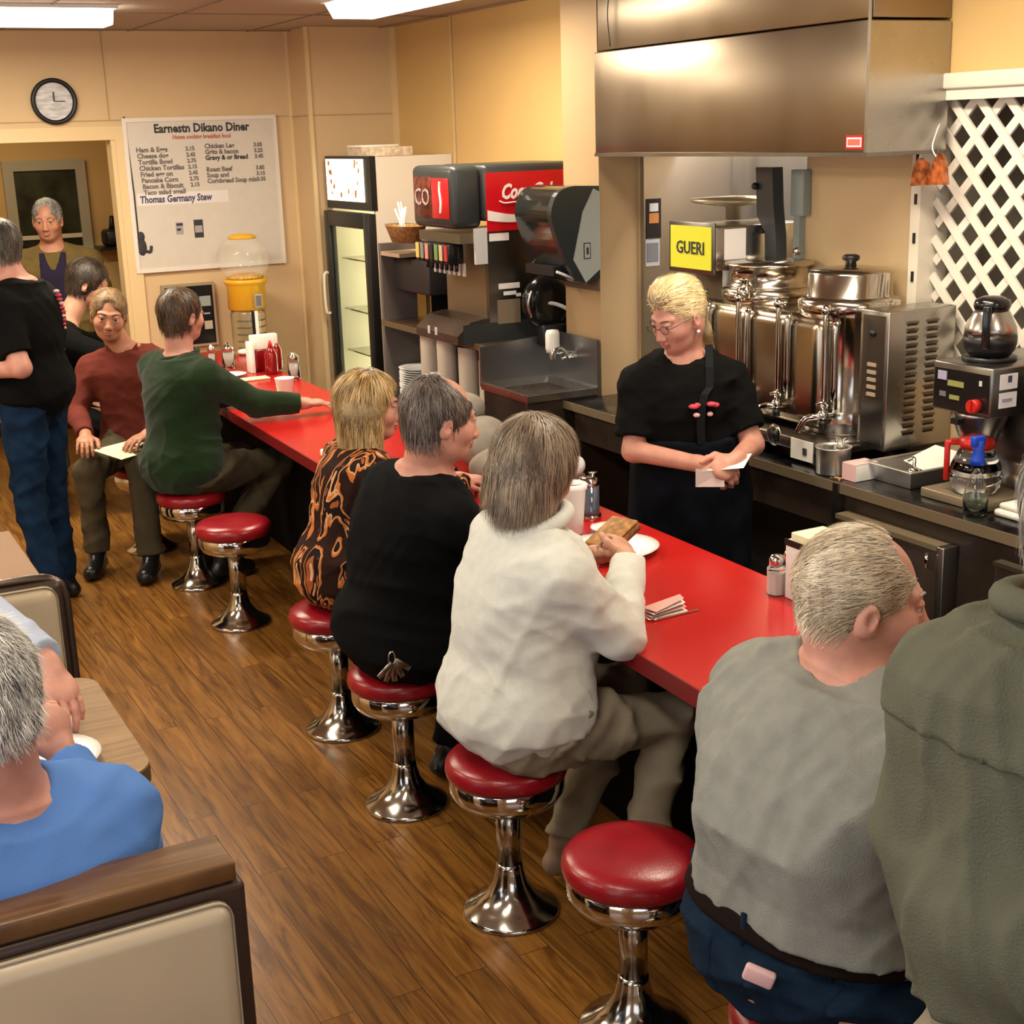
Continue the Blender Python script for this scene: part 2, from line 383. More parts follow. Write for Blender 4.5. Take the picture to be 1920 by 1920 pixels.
def woodmat(name, c1, c2, c3, pw, pl, rough, axis='y', gap=.0012):
    m = bpy.data.materials.new(name); m.use_nodes = True; nt = m.node_tree; b = nt.nodes['Principled BSDF']; N = nt.nodes.new; Lk = nt.links.new
    tc = N('ShaderNodeTexCoord'); mp = N('ShaderNodeMapping')
    if axis == 'y': mp.inputs['Rotation'].default_value = (0, 0, PI/2)
    Lk(tc.outputs['Object'], mp.inputs[0])
    br = N('ShaderNodeTexBrick'); br.offset = .37; br.inputs['Scale'].default_value = 1; br.inputs['Brick Width'].default_value = pl; br.inputs['Row Height'].default_value = pw
    br.inputs['Mortar Size'].default_value = gap; br.inputs['Mortar Smooth'].default_value = .2
    br.inputs['Color1'].default_value = (0, 0, 0, 1); br.inputs['Color2'].default_value = (1, 1, 1, 1); br.inputs['Mortar'].default_value = (.5, .5, .5, 1)
    Lk(mp.outputs[0], br.inputs[0])
    # grain: stretched noise, shifted for each plank
    sc = N('ShaderNodeVectorMath'); sc.operation = 'MULTIPLY'; sc.inputs[1].default_value = (1.4, 17., 1.)
    Lk(mp.outputs[0], sc.inputs[0]); ad = N('ShaderNodeVectorMath'); ad.operation = 'MULTIPLY_ADD'
    Lk(br.outputs['Color'], ad.inputs[0]); ad.inputs[1].default_value = (7.3, 11.7, 3.1); Lk(sc.outputs[0], ad.inputs[2])
    nz = N('ShaderNodeTexNoise'); nz.inputs['Scale'].default_value = 1.6; nz.inputs['Detail'].default_value = 7; nz.inputs['Roughness'].default_value = .62; nz.inputs['Distortion'].default_value = 1.6
    Lk(ad.outputs[0], nz.inputs[0])
    cr = N('ShaderNodeValToRGB'); e = cr.color_ramp.elements; e[0].position = .36; e[0].color = (*c1, 1); e[1].position = .66; e[1].color = (*c3, 1)
    k = cr.color_ramp.elements.new(.5); k.color = (*c2, 1); Lk(nz.outputs[0], cr.inputs[0])
    hs = N('ShaderNodeHueSaturation'); mr = N('ShaderNodeMapRange'); mr.inputs['To Min'].default_value = .82; mr.inputs['To Max'].default_value = 1.2
    Lk(br.outputs['Color'], mr.inputs['Value']); Lk(mr.outputs[0], hs.inputs['Value']); Lk(cr.outputs[0], hs.inputs['Color'])
    mx = N('ShaderNodeMix'); mx.data_type = 'RGBA'; Lk(br.outputs['Fac'], mx.inputs['Factor']); Lk(hs.outputs[0], mx.inputs[6]); mx.inputs[7].default_value = (c1[0]*.25, c1[1]*.25, c1[2]*.25, 1)
    Lk(mx.outputs[2], b.inputs['Base Color']); b.inputs['Roughness'].default_value = rough
    bp = N('ShaderNodeBump'); bp.inputs['Strength'].default_value = .12; bp.inputs['Distance'].default_value = .004; Lk(nz.outputs[0], bp.inputs['Height']); Lk(bp.outputs[0], b.inputs['Normal'])
    MATS[name] = m; return m
woodmat('floor_wood', (.10, .038, .007), (.195, .082, .015), (.28, .128, .026), .088, 1.15, .30)
woodmat('table_wood', (.20, .105, .034), (.26, .145, .05), (.31, .18, .068), 3., 3., .6, axis='x', gap=0)
woodmat('oak_trim', (.08, .034, .010), (.125, .056, .017), (.17, .08, .026), 3., 3., .4, axis='x', gap=0)
mat('black_sweater', (.0035, .0035, .004), .95, bump=.3, bscale=300); mat('green_sweater', (.010, .027, .008), .95, var=.12, scale=12, bump=.35, bscale=350, sheen=.15)
mat('maroon_shirt', (.13, .028, .02), .85, var=.1, scale=14, bump=.2, bscale=300); mat('grey_shirt', (.245, .25, .225), .92, var=.06, scale=30, bump=.3, bscale=350)
mat('olive_jacket', (.118, .12, .085), .88, var=.06, scale=10, bump=.35, bscale=260); mat('olive_brown', (.13, .09, .03), .88, var=.1, scale=10, bump=.3, bscale=260)
mat('jeans', (.006, .016, .034), .9, var=.22, scale=22, bump=.35, bscale=420); mat('jeans_dark', (.006, .02, .05), .9, var=.25, scale=16, bump=.3, bscale=400)
mat('blue_shirt', (.085, .19, .48), .9, var=.04, scale=10, bump=.25, bscale=400); mat('light_sleeve', (.40, .46, .60), .9, var=.03, scale=12, bump=.25, bscale=300)
mat('white_shirt', (.62, .58, .48), .9, bump=.2, scale=20); mat('navy', (.02, .016, .035), .9); mat('black_cotton', (.004, .004, .004), .9, bump=.2, bscale=250)
mat('black_denim', (.0035, .0045, .008), .9, var=.6, scale=9, bump=.2, bscale=250); mat('dark_khaki', (.075, .06, .035), .88, var=.15, scale=12, bump=.25, bscale=260)
mat('leather', (.008, .004, .003), .82); mat('shirt_print', (.55, .05, .08), .7); mat('shirt_print_pale', (.75, .45, .45), .7)
def patterned():
    m = mat('patterned', (.02, .012, .01), .8); nt = m.node_tree; b = nt.nodes['Principled BSDF']; N = nt.nodes.new; Lk = nt.links.new
    tc = N('ShaderNodeTexCoord'); mp = N('ShaderNodeMapping'); mp.inputs['Scale'].default_value = (1, 1.2, .45); mp.inputs['Rotation'].default_value = (.5, .4, .2); Lk(tc.outputs['Object'], mp.inputs[0])
    nz = N('ShaderNodeTexNoise'); nz.inputs['Scale'].default_value = 7.5; nz.inputs['Detail'].default_value = 1.5; nz.inputs['Distortion'].default_value = 2.2; Lk(mp.outputs[0], nz.inputs[0])
    cr = N('ShaderNodeValToRGB'); cr.color_ramp.interpolation = 'CONSTANT'; e = cr.color_ramp.elements
    e[0].position = 0; e[0].color = (.02, .008, .006, 1); e[1].position = .47; e[1].color = (.42, .13, .03, 1)
    for p, c in ((.53, (.55, .30, .14, 1)), (.555, (.012, .006, .006, 1)), (.64, (.30, .08, .025, 1)), (.70, (.55, .36, .25, 1))):
        k = e.new(p); k.color = c
    Lk(nz.outputs[0], cr.inputs[0]); Lk(cr.outputs[0], b.inputs['Base Color'])
patterned()

# ------------------------------------------------------------------ people
def rotm(yaw=0., pitch=0., roll=0.):
    "columns right, forward, up; yaw turns from +Y towards -X, pitch > 0 looks up"
    return np.array(Matrix.Rotation(R(yaw), 3, 'Z') @ Matrix.Rotation(R(pitch), 3, 'X') @ Matrix.Rotation(R(roll), 3, 'Y'))
def unit(v): v = np.array(v, float); return v/np.sqrt(v@v)
class Head:
    def __init__(s, c, yaw, pitch=0., roll=0., sc=1., fat=0., nose=1., jaw=1.):
        s.c = np.array(c, float); s.M = rotm(yaw, pitch, roll); s.s = sc; s.fat = fat; s.nose = nose; s.jaw = jaw
    def p(s, x, y, z): return s.c+s.M@(np.array([x, y, z], float)*s.s)
    def E(s, c, r, rx=0., rz=0., ry=0.):
        M = s.M @ np.array(Matrix.Rotation(R(rz), 3, 'Z') @ Matrix.Rotation(R(rx), 3, 'X') @ Matrix.Rotation(R(ry), 3, 'Y'))
        return ellip(s.p(*c), np.array(r)*s.s, M)
    def Cn(s, a, b, r1, r2): return rcone(s.p(*a), s.p(*b), r1*s.s, r2*s.s)
    def loc(s):
        c, M, k = s.c, s.M, s.s
        def f(X, Y, Z):
            x, y, z = X-c[0], Y-c[1], Z-c[2]
            return [(x*M[0,i]+y*M[1,i]+z*M[2,i])/k for i in range(3)]
        return f
    def prims(s):
        f = s.fat; u = lambda k, q: ('u', k*s.s, q)
        L = [u(0, s.E((0, -.012, .028), (.075+f*.3, .094, .088))),
             u(.03, s.E((0, .028, -.03), (.06+f*.8, .066, .082))),
             u(.03, s.E((0, -.02, -.035), (.062+f, .07, .06))),
             u(.02, s.E((0, .058, -.088), (.03*s.jaw+f*.6, .028, .024))),
             u(.02, s.E((0, .03, -.075), (.05*s.jaw+f, .045, .035)))]
        for q in (-1, 1):
            L += [u(.02, s.E((q*.04, .055, -.028), (.026+f*.4, .03, .028))),
                  u(.012, s.Cn((q*.046, .072, .024), (q*.012, .087, .02), .009, .009)),
                  ('s', .012*s.s, s.E((q*.032, .104, .002), (.017, .018, .011))),
                  u(.004, s.E((q*.079+q*f*.6, -.008, -.012), (.008, .019, .031), rx=-12, rz=-q*22)),
                  ('s', .003*s.s, s.E((q*.088+q*f*.6, -.002, -.008), (.006, .009, .016), rx=-12, rz=-q*22)),
                  u(.003, s.E((q*.077+q*f*.6, .001, -.034), (.006, .008, .009))),
                  u(.003, s.E((q*.031, .0818, .0098), (.0165, .0135, .0078))),    # upper lid
                  u(.003, s.E((q*.031, .081, -.0092), (.0155, .0122, .0058))),
                  u(.006, s.E((q*.0125, .1, -.042), (.0085, .009, .0075)))]
        n = s.nose
        L += [u(.014, s.Cn((0, .085, .014), (0, .104*(1+.06*(n-1)), -.034), .0085, .0125*n)),
              u(.006, s.E((0, .109, -.037), (.0105*n, .0105, .0095))),
              u(.008, s.E((0, .087, -.058), (.02, .012, .01))),
              u(.003, s.E((0, .094, -.0605), (.022, .0085, .0048))),
              u(.003, s.E((0, .0925, -.0715), (.019, .009, .0055))),
              ('s', .002*s.s, s.E((0, .104, -.0662), (.022, .007, .0012)))]
        return L
    def bb(s): return (s.c-.135*s.s, s.c+.135*s.s)
def chain(pts, rads, k=.006):
    return [('u', k, rcone(pts[i], pts[i+1], rads[i], rads[i+1])) for i in range(len(pts)-1)]
def hand(wr, d, nrm, side, curl=.5, spread=.06, sc=1., thumb=.5, curls=None, k0=.012):
    """wr wrist, d direction of the fingers, nrm back-of-hand normal, side +1 if the thumb lies towards cross(d, nrm)"""
    d = unit(d); nrm = unit(np.array(nrm, float)-d*float(np.dot(nrm, d))); t = unit(np.cross(d, nrm))*side
    M = np.stack([t, d, nrm], 1); wr = np.array(wr, float)
    P = [('u', k0, ellip(wr+d*.052*sc, np.array([.04, .052, .0165])*sc, M)),
         ('u', .01, ellip(wr+d*.068*sc+t*.002, np.array([.041, .03, .014])*sc, M)),
         ('u', .012, rcone(wr-d*.02, wr+d*.02*sc, .026*sc, .026*sc))]
    Ls = [(.040, .026, .021), (.044, .029, .022), (.041, .027, .022), (.033, .021, .019)]
    ends = []
    for i in range(4):
        x = (.030-.020*i)*sc; base = wr+d*(.083-.004*abs(i-1)-(.006 if i == 3 else 0))*sc+t*x+nrm*.001
        cu = (curls[i] if curls else curl); a = -cu*.75; sp = (1.5-i)*spread
        dd = unit(d+t*sp); p = base; pts = [base-dd*.02*sc, base]; r0 = (.0092, .0098, .0093, .008)[i]*sc
        for j, l in enumerate(Ls[i]):
            v = dd*math.cos(a)+nrm*math.sin(a); p = p+v*l*sc; pts.append(p); a -= cu*(1.15 if j == 0 else .8)
        P += chain(pts, [r0, r0, r0*.93, r0*.86, r0*.75], .003); ends.append(pts[-1])
    b = wr+d*.022*sc+t*.026*sc-nrm*.006; v1 = unit(t*.75+d*.65-nrm*.35*thumb); v2 = unit(t*(.45-.5*thumb)+d*.9-nrm*.35*thumb)
    p1 = b+v1*.036*sc; p2 = p1+v2*.032*sc; p3 = p2+unit(v2+d*.1-t*.35*thumb)*.025*sc
    P += chain([b, p1, p2, p3], [.0145*sc, .0125*sc, .0105*sc, .0088*sc], .008)
    return P
def hand_box(wr, d): wr = np.array(wr, float); d = unit(d); c = wr+d*.085; return (c-.125, c+.125)

SHOES = {}
def person(name, label, loc, yaw, J, head, shirt, pants, hair=None, fat=1., belly=0., group=None, sleeve='long', coarse=.013,
           fine=.005, skin='skin', hs=1., hands=(None, None), seed=1, foldamp=.006, legs=True, neck_open=.0, shirt_hem=.1, waist=.26,
           infl=.013, shoes='shoe_black', wsc=1., back=0., pleg=None, brow=None, fem=False, extra_shirt=None, arm=1., fname='shirt', lip='lip',
           cuffs=None, belt=None, vert=False, yoke=None, pocket=None, shoulder_w=None, hairmat=None, cloth_fine=.007, rump=1., two=None):
    """J: joints in the person's own frame (y forward, x to the person's right, z up from the floor).
       head: dict for Head with c in own frame and yaw in world degrees."""
    root = thing(name, label, 'person', loc, 0., group)
    Mz = rotm(yaw); W = lambda p: np.array(loc, float)+Mz@np.array(p, float)
    Jw = {k: W(v) for k, v in J.items()}
    rt, fw = Mz[:, 0], Mz[:, 1]
    hd = dict(head); hc = W(hd.pop('c')); hyaw = hd.pop('yaw'); H = Head(hc, hyaw, sc=hs, **hd)
    # ---- torso sections along the spine
    P0, P1 = Jw['pel'], Jw['nb']; mid = (P0+P1)/2-fw*back; ax = unit(P1-P0)
    side = rt if 'side' not in J else unit(Mz@np.array(J['side'], float)); 
    front = unit(np.cross(ax, side)); front = front if front@fw > 0 else -front
    Jw.pop('side', None)
    T = [0, .14, .32, .5, .68, .83, .92, 1.]
    sp = [(1-t)**2*P0+2*t*(1-t)*mid+t*t*P1 for t in T]
    rf = np.array([rump**.9, rump**.8, rump**.4, 1, 1, 1, 1, 1])
    Wd = np.array([.165, .172, .158, .155, .172, .178, .14, .075])*wsc*fat
    Dp = np.array([.115, .125, .118+belly*.5, .118+belly, .122+belly*.3, .108, .085, .065])*fat*rf
    if fem: Wd = np.array([.175, .18, .158, .148, .158, .158, .125, .06])*wsc*fat
    P = [p+front*(belly*.5*math.sin(PI*min(1, t*1.5))) for p, t in zip(sp, T)]
    shr = .052*fat*arm
    def torso(g, t0=0., t1=1.): return loft(P, Wd, Dp, side, front, g, t0, t1)
    def arms(g, upto):
        L = []
        for s in 'RL':
            S, E_, Wr = Jw['sh'+s], Jw['el'+s], Jw['wr'+s]
            L.append(('u', .05, rcone(S, P1*.75+S*.25-ax*.022, (shr+g)*.98, shr*.95+g)))
            if upto == 'short':
                q = S+(E_-S)*.8; L.append(('u', .028, isect(rcone(S, q+(E_-S)*.15, (.054+g)*arm, (.046+g*1.5)*arm), plane(E_-S, q))))
            else:
                L.append(('u', .035, rcone(S, E_, .056*arm+g, .045*arm+g)))
                if upto == 'long':
                    q = E_+(Wr-E_)*.93; L.append(('u', .012, isect(rcone(E_, Wr, .045*arm+g, .031*arm+g*.8), plane(Wr-E_, q))))
                else: L.append(('u', .02, rcone(E_, Wr, .044*arm+g, .0265)))
        return L
    def legs_(g, pants):
        L = [('u', .05, ellip(P0+ax*.02-front*.02*rump, np.array([.17*fat*wsc+g, .13*fat*rump+g, .12+g]), np.stack([side, front, ax], 1)))]
        for s in 'RL':
            Hp, K, A = Jw['hp'+s], Jw['kn'+s], Jw['an'+s]
            th = .088*fat
            L.append(('u', .05, rcone(Hp, K, th+g, .056+g*1.1)))
            L.append(('u', .02, rcone(K, A, .055+g*1.1, (.038+g*1.9) if pants else .036)))
        return L
    neck = rcone(P1-ax*.04, H.p(0, -.022, -.06), .062*hs*(1+(fat-1)*.7), .056*hs*(1+(fat-1)*.9))
    # ---- body: one continuous skin surface
    pr = [('u', .02, torso(-.004)), ('u', .03, neck)]+[(o, k, q) for o, k, q in arms(-.004, 'all')]
    if legs: pr += legs_(-.004, False)
    hp = H.prims(); pr += [(hp[0][0], .02, hp[0][2])]+hp[1:]
    boxes = [H.bb()]
    for h_, s in zip(hands, 'RL'):
        if h_ is None: h_ = dict()
        h_ = dict(h_); d = Mz@np.array(h_.pop('d', unit(np.array(J['wr'+s])-np.array(J['el'+s]))), float); n = Mz@np.array(h_.pop('n', (0, 0, 1)), float)
        pr += hand(Jw['wr'+s], d, n, h_.pop('side', 1 if s == 'L' else -1), **h_); boxes.append(hand_box(Jw['wr'+s], d))
    vs, fs = sdf_mesh(pr, coarse, fine, boxes)
    fc = vs[fs].mean(1); q = (fc-H.c)@H.M/H.s
    mi = np.zeros(len(fs), int)
    lipm = (np.abs(q[:, 0]) < .0215) & (q[:, 1] > .088) & (((q[:, 2]+.066)/.0098)**2+(q[:, 0]/.0235)**2 < 1); mi[lipm] = 1
    np_obj('body', vs, fs, [MATS[skin], MATS[lip]], root, mi, loc)
    # eyes, eyebrows
    for sx in (-1, 1):
        ev = MB(); cen = H.p(sx*.0315, .0798, .0); lookM = Matrix(H.M.tolist()).to_4x4()
        mt = Matrix.Translation(Vector(cen-np.array(loc))) @ lookM
        ev.ball((0, 0, 0), .0118*hs, MATS['eye_white'], 20, mt @ Matrix.Rotation(-PI/2, 4, 'X'))
        ev.lathe([(0, .0014*hs), (.004*hs, .0011*hs), (.0066*hs, -.0004), (.0067*hs, -.0016)], MATS['iris'], 16, mt @ Matrix.Translation((0, .0108*hs, 0)) @ Matrix.Rotation(-PI/2, 4, 'X'))
        ev.build('eye', root)
    if brow:
        bm_ = MB()
        for sx in (-1, 1):
            pts = [H.p(sx*x, y, z)-np.array(loc) for x, y, z in ((.013, .0945, .021), (.026, .0935, .026), (.04, .084, .025), (.05, .0735, .019))]
            bm_.tube(pts, lambda t: .0032*hs*(1-.55*t), MATS[brow], 8)
        bm_.build('eyebrows', root)
    # ---- shirt
    cn1, cn2 = cloth_noise(seed, foldamp*.8, 14., vert), cloth_noise(seed+50, foldamp*.42, 30., vert); cn = lambda X, Y, Z: cn1(X, Y, Z)+cn2(X, Y, Z)
    T0 = shirt_hem
    sh = [('u', .02, isect(disp(torso(infl+.004, T0-.06, .97), cn), plane(-ax, P0+(P1-P0)*T0)) if T0 >= .05 else disp(torso(infl+.004, T0, .97), cn))]
    sh += [(o, k, disp(p_, cn)) for o, k, p_ in arms(infl, 'short' if sleeve == 'short' else 'long')]
    if T0 < .05: sh.append(('u', .05, isect(disp(ellip(P0+ax*.03-front*.02, np.array([.175*fat*wsc+infl+.008, .14*fat*rump+infl+.01, .15]), np.stack([side, front, ax], 1)), cn), plane(-ax, P0-ax*.085))))
    sh.append(('s', .004, rcone(P1-ax*.018+front*neck_open, H.p(0, -.022, -.06)+front*neck_open, .060*hs*(1+(fat-1)*.8)+.003, .060*hs*(1+(fat-1)*.9)+.010)))
    if extra_shirt: sh += extra_shirt(P0, P1, ax, side, front, H, Jw)
    if yoke:
        cutq = plane(-ax+front*.25, P0+(P1-P0)*yoke-front*.12)
        Ly = [(o, k, isect(disp(q_, lambda X, Y, Z: -.0045), cutq) if o == 'u' else q_) for o, k, q_ in sh]
        vs, fs = sdf_mesh(Ly, cloth_fine, cloth_fine); np_obj('yoke', vs, fs, [MATS[shirt]], root, None, loc)
    vs, fs = sdf_mesh(sh, cloth_fine, cloth_fine)
    np_obj(fname, vs, fs, [MATS[shirt]], root, None, loc)
    # ---- trousers and shoes
    if legs:
        c2 = cloth_noise(seed+7, foldamp*1.5, 22)
        cut = plane(ax, P0+(P1-P0)*waist); L = [('u', .03, disp(isect(torso(.009, 0, .3), cut), c2))]
        for i, (o, k, p_) in enumerate(legs_(.011, True)):
            if i and i % 2 == 0:
                s = 'RL'[(i-1)//2]; A = Jw['an'+s]; K = Jw['kn'+s]; p_ = isect(p_, plane(A-K, A-unit(A-K)*.01))
            L.append((o, k, disp(isect(p_, cut), c2)))
        if belt:
            lo_, hi_ = P0+(P1-P0)*belt[0], P0+(P1-P0)*belt[1]
            Lb = [('u', k, isect(q_, plane(ax, hi_), plane(-ax, lo_))) for o, k, q_ in [('u', .03, torso(.018, 0, .3)), legs_(.019, True)[0]]]
            vs, fs = sdf_mesh(Lb, .007, .007); np_obj('belt', vs, fs, [MATS['leather']], root, None, loc)
        if pocket:
            for sg in (-1, 1):
                pc = P0-ax*.02+side*sg*.085*fat
                Lp = [(o, k, isect(disp(q_, lambda X, Y, Z: -.004), plane(front, P0-front*.02), plane(side, pc+side*.062), plane(-side, pc-side*.062), plane(ax, P0+ax*.055), plane(-ax+side*.25*sg, P0-ax*.085))) for o, k, q_ in L]
                vs, fs = sdf_mesh(Lp, .008, .008); np_obj('back_pocket', vs, fs, [MATS[pants]], root, None, loc)
        vs, fs = sdf_mesh(L, .01, .01); np_obj('trousers', vs, fs, [MATS[pants]], root, None, loc)
        for s in 'RL':
            A = Jw['an'+s]; toe = J.get('toe'+s); tw = W(toe) if toe is not None else A+fw*.17+V(0, 0, -A[2]+.035)
            fd = unit((tw-A)*V(1, 1, 0)); g = tw[2]-.035
            base = V(A[0], A[1], 0)
            q1 = V(*A)-fd*.03; q1[2] = g+.036+(A[2]-.09-g)*.8
            L = [('u', .02, rcone(q1, tw-fd*.04, .036, .041)), ('u', .03, rcone(V(*A), tw-fd*.07, .042, .03))]
            cutp = plane((0, 0, -1), (0, 0, g+.0))
            L = [(o, k, isect(p_, cutp)) for o, k, p_ in L]
            vs, fs = sdf_mesh(L, .008, .008); np_obj('shoe', vs, fs, [MATS[shoes]], root, None, loc)
    # ---- hair
    if hair:
        L, cuts = hair(H); vs, fs = sdf_mesh(L, .0045, .0045)
        ho = np_obj('hair', vs, fs, [MATS[hairmat]], root, None, loc)
        ribbons(H, vs, ho, MATS[hairmat], loc, seed, **cuts)
    root['_h'] = 1; del root['_h']
    return root, H, dict(J=Jw, P=P, ax=ax, side=side, front=front, P0=P0, P1=P1, W=W, Wd=Wd, Dp=Dp, T=T)

def ribbons(H, vs, parent, m, loc, seed, n=2600, length=.05, w=.0011, crown=(0, -.045, .115), flow=None, cuts=(), lift=.0012, down=.35, nseg=6, keep=None):
    "thin flat strands of hair laid along the hair surface"
    rs = np.random.RandomState(seed+100); q = ((vs-H.c)@H.M)/H.s
    if keep is not None: q = q[keep(q)]
    if len(q) < 10: return
    q = q[rs.randint(0, len(q), n)]+rs.normal(size=(n, 3))*.001; K = np.array(crown); C0 = np.array([0, -.014, .03]); r2 = np.array([.085, .106, .1])**2
    zw = H.M.T@np.array([0, 0, 1.]); P = []; Tn = []; N_ = []; wob = rs.normal(size=(n, 3))*.16; live = np.ones(n, bool); L = length*(.55+.7*rs.rand(n)); lf = lift*(rs.rand(n)**2*2)
    for s_ in range(nseg+1):
        nn = (q-C0)/r2; low = np.clip((.03-q[:, 2])/.10, 0, 1); low = low*low*(3-2*low); nn[:, 2] *= 1-.85*low; nn /= np.sqrt((nn**2).sum(1))[:, None]+1e-9
        f = (q-K) if flow is None else np.tile(np.array(flow, float), (n, 1)); f = f/(np.sqrt((f**2).sum(1))[:, None]+1e-6)
        f = f+wob-zw*down*(1+2*low)[:, None]; t = f-nn*(f*nn).sum(1)[:, None]; t /= np.sqrt((t**2).sum(1))[:, None]+1e-9
        P.append(q.copy()); Tn.append(t); N_.append(nn)
        st = (L/nseg)[:, None]*t+nn*lf[:, None]; qn = q+st
        for c, r in cuts: live &= ((((qn-np.array(c))/np.array(r))**2).sum(1) > 1)
        q = np.where(live[:, None], qn, q)
    V_ = np.empty((n, nseg+1, 2, 3))
    for i in range(nseg+1):
        sd = np.cross(Tn[i], N_[i]); ww = w*(1-.75*(i/nseg)**2); V_[:, i, 0] = P[i]+sd*ww+N_[i]*.0006; V_[:, i, 1] = P[i]-sd*ww+N_[i]*.0006
    W_ = (V_.reshape(-1, 3)*H.s)@H.M.T+H.c
    b = np.arange(n)[:, None]*(nseg+1)*2+np.arange(nseg)[None, :]*2; fs = np.stack([b, b+1, b+3, b+2], -1).reshape(-1, 4)
    o = np_obj('hair_strands', W_, fs, [m], parent, None, loc, kind='stuff')
    at = o.data.attributes.new('tone', 'FLOAT', 'POINT')
    if len(o.data.vertices) == len(W_): at.data.foreach_set('value', np.repeat(.25+.75*rs.rand(n), (nseg+1)*2).astype(np.float32))
    return o
def strands(H, amp=.002, n=46, seed=0, wave=1.):
    lc = H.loc(); rs = np.random.RandomState(seed); ph = rs.rand(6)*6.28
    def f(X, Y, Z):
        x, y, z = lc(X, Y, Z); a = np.arctan2(x, y+.02)
        s = np.sin(a*n+2.2*wave*np.sin(z*38+ph[0])+ph[1])+.7*np.sin(a*n*.53+3*wave*np.sin(z*22+ph[2])+2*y*30+ph[3])+.6*np.sin(x*260+y*90+4*np.sin(y*40)+ph[4])
        return amp*s*.6
    return f
def hair_short(seed=0, bald=0., thick=.009, nape=-.075, front_y=.055, crown=1., curly=0., side_thick=0., sideburn=-.03, ears=True, amp=.0016, topcut=None, dense=3200, flow=None, down=.35):
    def make(H):
        st = strands(H, amp, seed=seed)
        if curly:
            s0 = st; lc = H.loc(); fq = 95
            st = lambda X, Y, Z: s0(X, Y, Z)+curly*(lambda x, y, z: np.sin(x*fq+2*np.sin(z*60))*np.sin(y*fq+2*np.sin(x*70))+.8*np.sin(z*fq*1.1+2*np.sin(y*50)))(*lc(X, Y, Z))
        e = H.E((0, -.014, .03), (.076+thick+side_thick, .096+thick, .089+thick*crown))
        back = H.E((0, -.035, -.03), (.066+thick+side_thick, .066+thick*.8, .06))
        pn = plane(-H.M[:, 2]+H.M[:, 1]*-.25, H.p(0, -.05, nape))
        L = [('u', 0, disp(isect(e, pn), st)), ('u', .02, disp(isect(back, pn), st))]
        # the face is cut out
        L += [('s', .008, H.E((0, .115, -.035), (.098, .085 if front_y > .05 else .1, .104))),
              ('s', .008, H.E((0, .055, -.085), (.12, .05, .085+sideburn*.3)))]
        if ears:
            for q in (-1, 1): L.append(('s', .004, H.E((q*.088, -.002, -.022), (.022, .02, .034), rx=-12)))
        if bald: L.append(('s', .006, H.E((0, .075, .115), (.075, .10*bald, .07))))
        if topcut: L.append(('s', .01, H.E(*topcut)))
        cu = [((0, .115, -.035), (.094, .083, .102)), ((0, .055, -.085), (.11, .048, .082))]
        if bald: cu.append(((0, .075, .115), (.07, .095*bald, .066)))
        if ears: cu += [((q*.088, -.002, -.022), (.02, .018, .031)) for q in (-1, 1)]
        return L, dict(cuts=cu, length=.030 if not curly else .016, n=dense, lift=.0005 if not curly else .0012, w=.0011*(3200/dense)**.6, flow=flow, down=down)
    return make

def hair_bob(seed=0, thick=.022, nape=-.105, amp=.003, front=.0):
    def make(H):
        st = strands(H, amp, 38, seed)
        L = [('u', 0, disp(H.E((0, -.018, .035), (.078+thick, .098+thick, .092+thick*.8)), st)),
             ('u', .03, disp(H.E((0, -.045, -.035), (.078+thick*.8, .075+thick, .075)), st)),
             ('u', .02, disp(isect(H.E((0, -.05, -.08), (.062, .045, .05)), plane(-H.M[:, 2], H.p(0, 0, nape))), st)),
             ('s', .01, H.E((0, .12, -.045+front), (.085, .075, .105))),
             ('s', .01, H.E((0, .05, -.1), (.07, .06, .06)))]
        return L, dict(cuts=[((0, .12, -.045+front), (.082, .072, .10))], length=.07, n=9000, lift=.0007, w=.0009)
    return make
def hair_long(seed=0, L0=.27):
    def make(H):
        st = strands(H, .0022, 44, seed); dn = -H.M[:, 2]*.3+V(0, 0, -1); dn = unit(dn)
        L = [('u', 0, disp(H.E((0, -.014, .036), (.086, .107, .10)), st)),
             ('u', .03, disp(H.E((0, -.04, -.03), (.088, .08, .085)), st))]
        for x, y in ((-.06, -.045), (.0, -.07), (.06, -.045), (-.082, .0), (.082, .0), (-.05, -.06), (.05, -.06)):
            a = H.p(x*.9, y, -.02); L.append(('u', .035, disp(rcone(a, a+dn*(L0-.05*(y > -.01)), .04, .028), st)))
        L += [('s', .01, H.E((0, .108, -.03), (.088, .08, .105))), ('s', .01, H.E((0, .06, -.09), (.058, .06, .07)))]
        return L, dict(cuts=[((0, .108, -.03), (.086, .078, .102))], length=.15, n=7500, lift=.0003, w=.0012, nseg=9, down=.8, crown=(0.02, .0, .13))
    return make
def hair_swept(seed=0):
    def make(H):
        st = strands(H, .0016, 40, seed, .6)
        L = [('u', 0, disp(H.E((0, -.018, .035), (.081, .10, .096)), st)),
             ('u', .03, disp(H.E((0, .052, .098), (.05, .036, .028)), st)), ('u', .03, disp(H.E((0, .0, .108), (.055, .07, .026)), st)),
             ('u', .03, disp(rcone(H.p(0, -.075, -.0), H.p(0, -.10, -.12), .04, .02), st)),
             ('u', .02, disp(rcone(H.p(0, -.10, -.10), H.p(.01, -.105, -.17), .018, .008), st)),
             ('s', .008, H.E((0, .11, -.03), (.1, .078, .098))), ('s', .01, H.E((0, .04, -.085), (.12, .06, .085)))]
        for q in (-1, 1): L.append(('s', .004, H.E((q*.09, .0, -.03), (.028, .024, .045), rx=-12)))
        return L, dict(cuts=[((0, .11, -.03), (.096, .074, .094))], length=.06, n=5000, flow=(0, -1, .12), down=.3, lift=.0003, w=.0009)
    return make
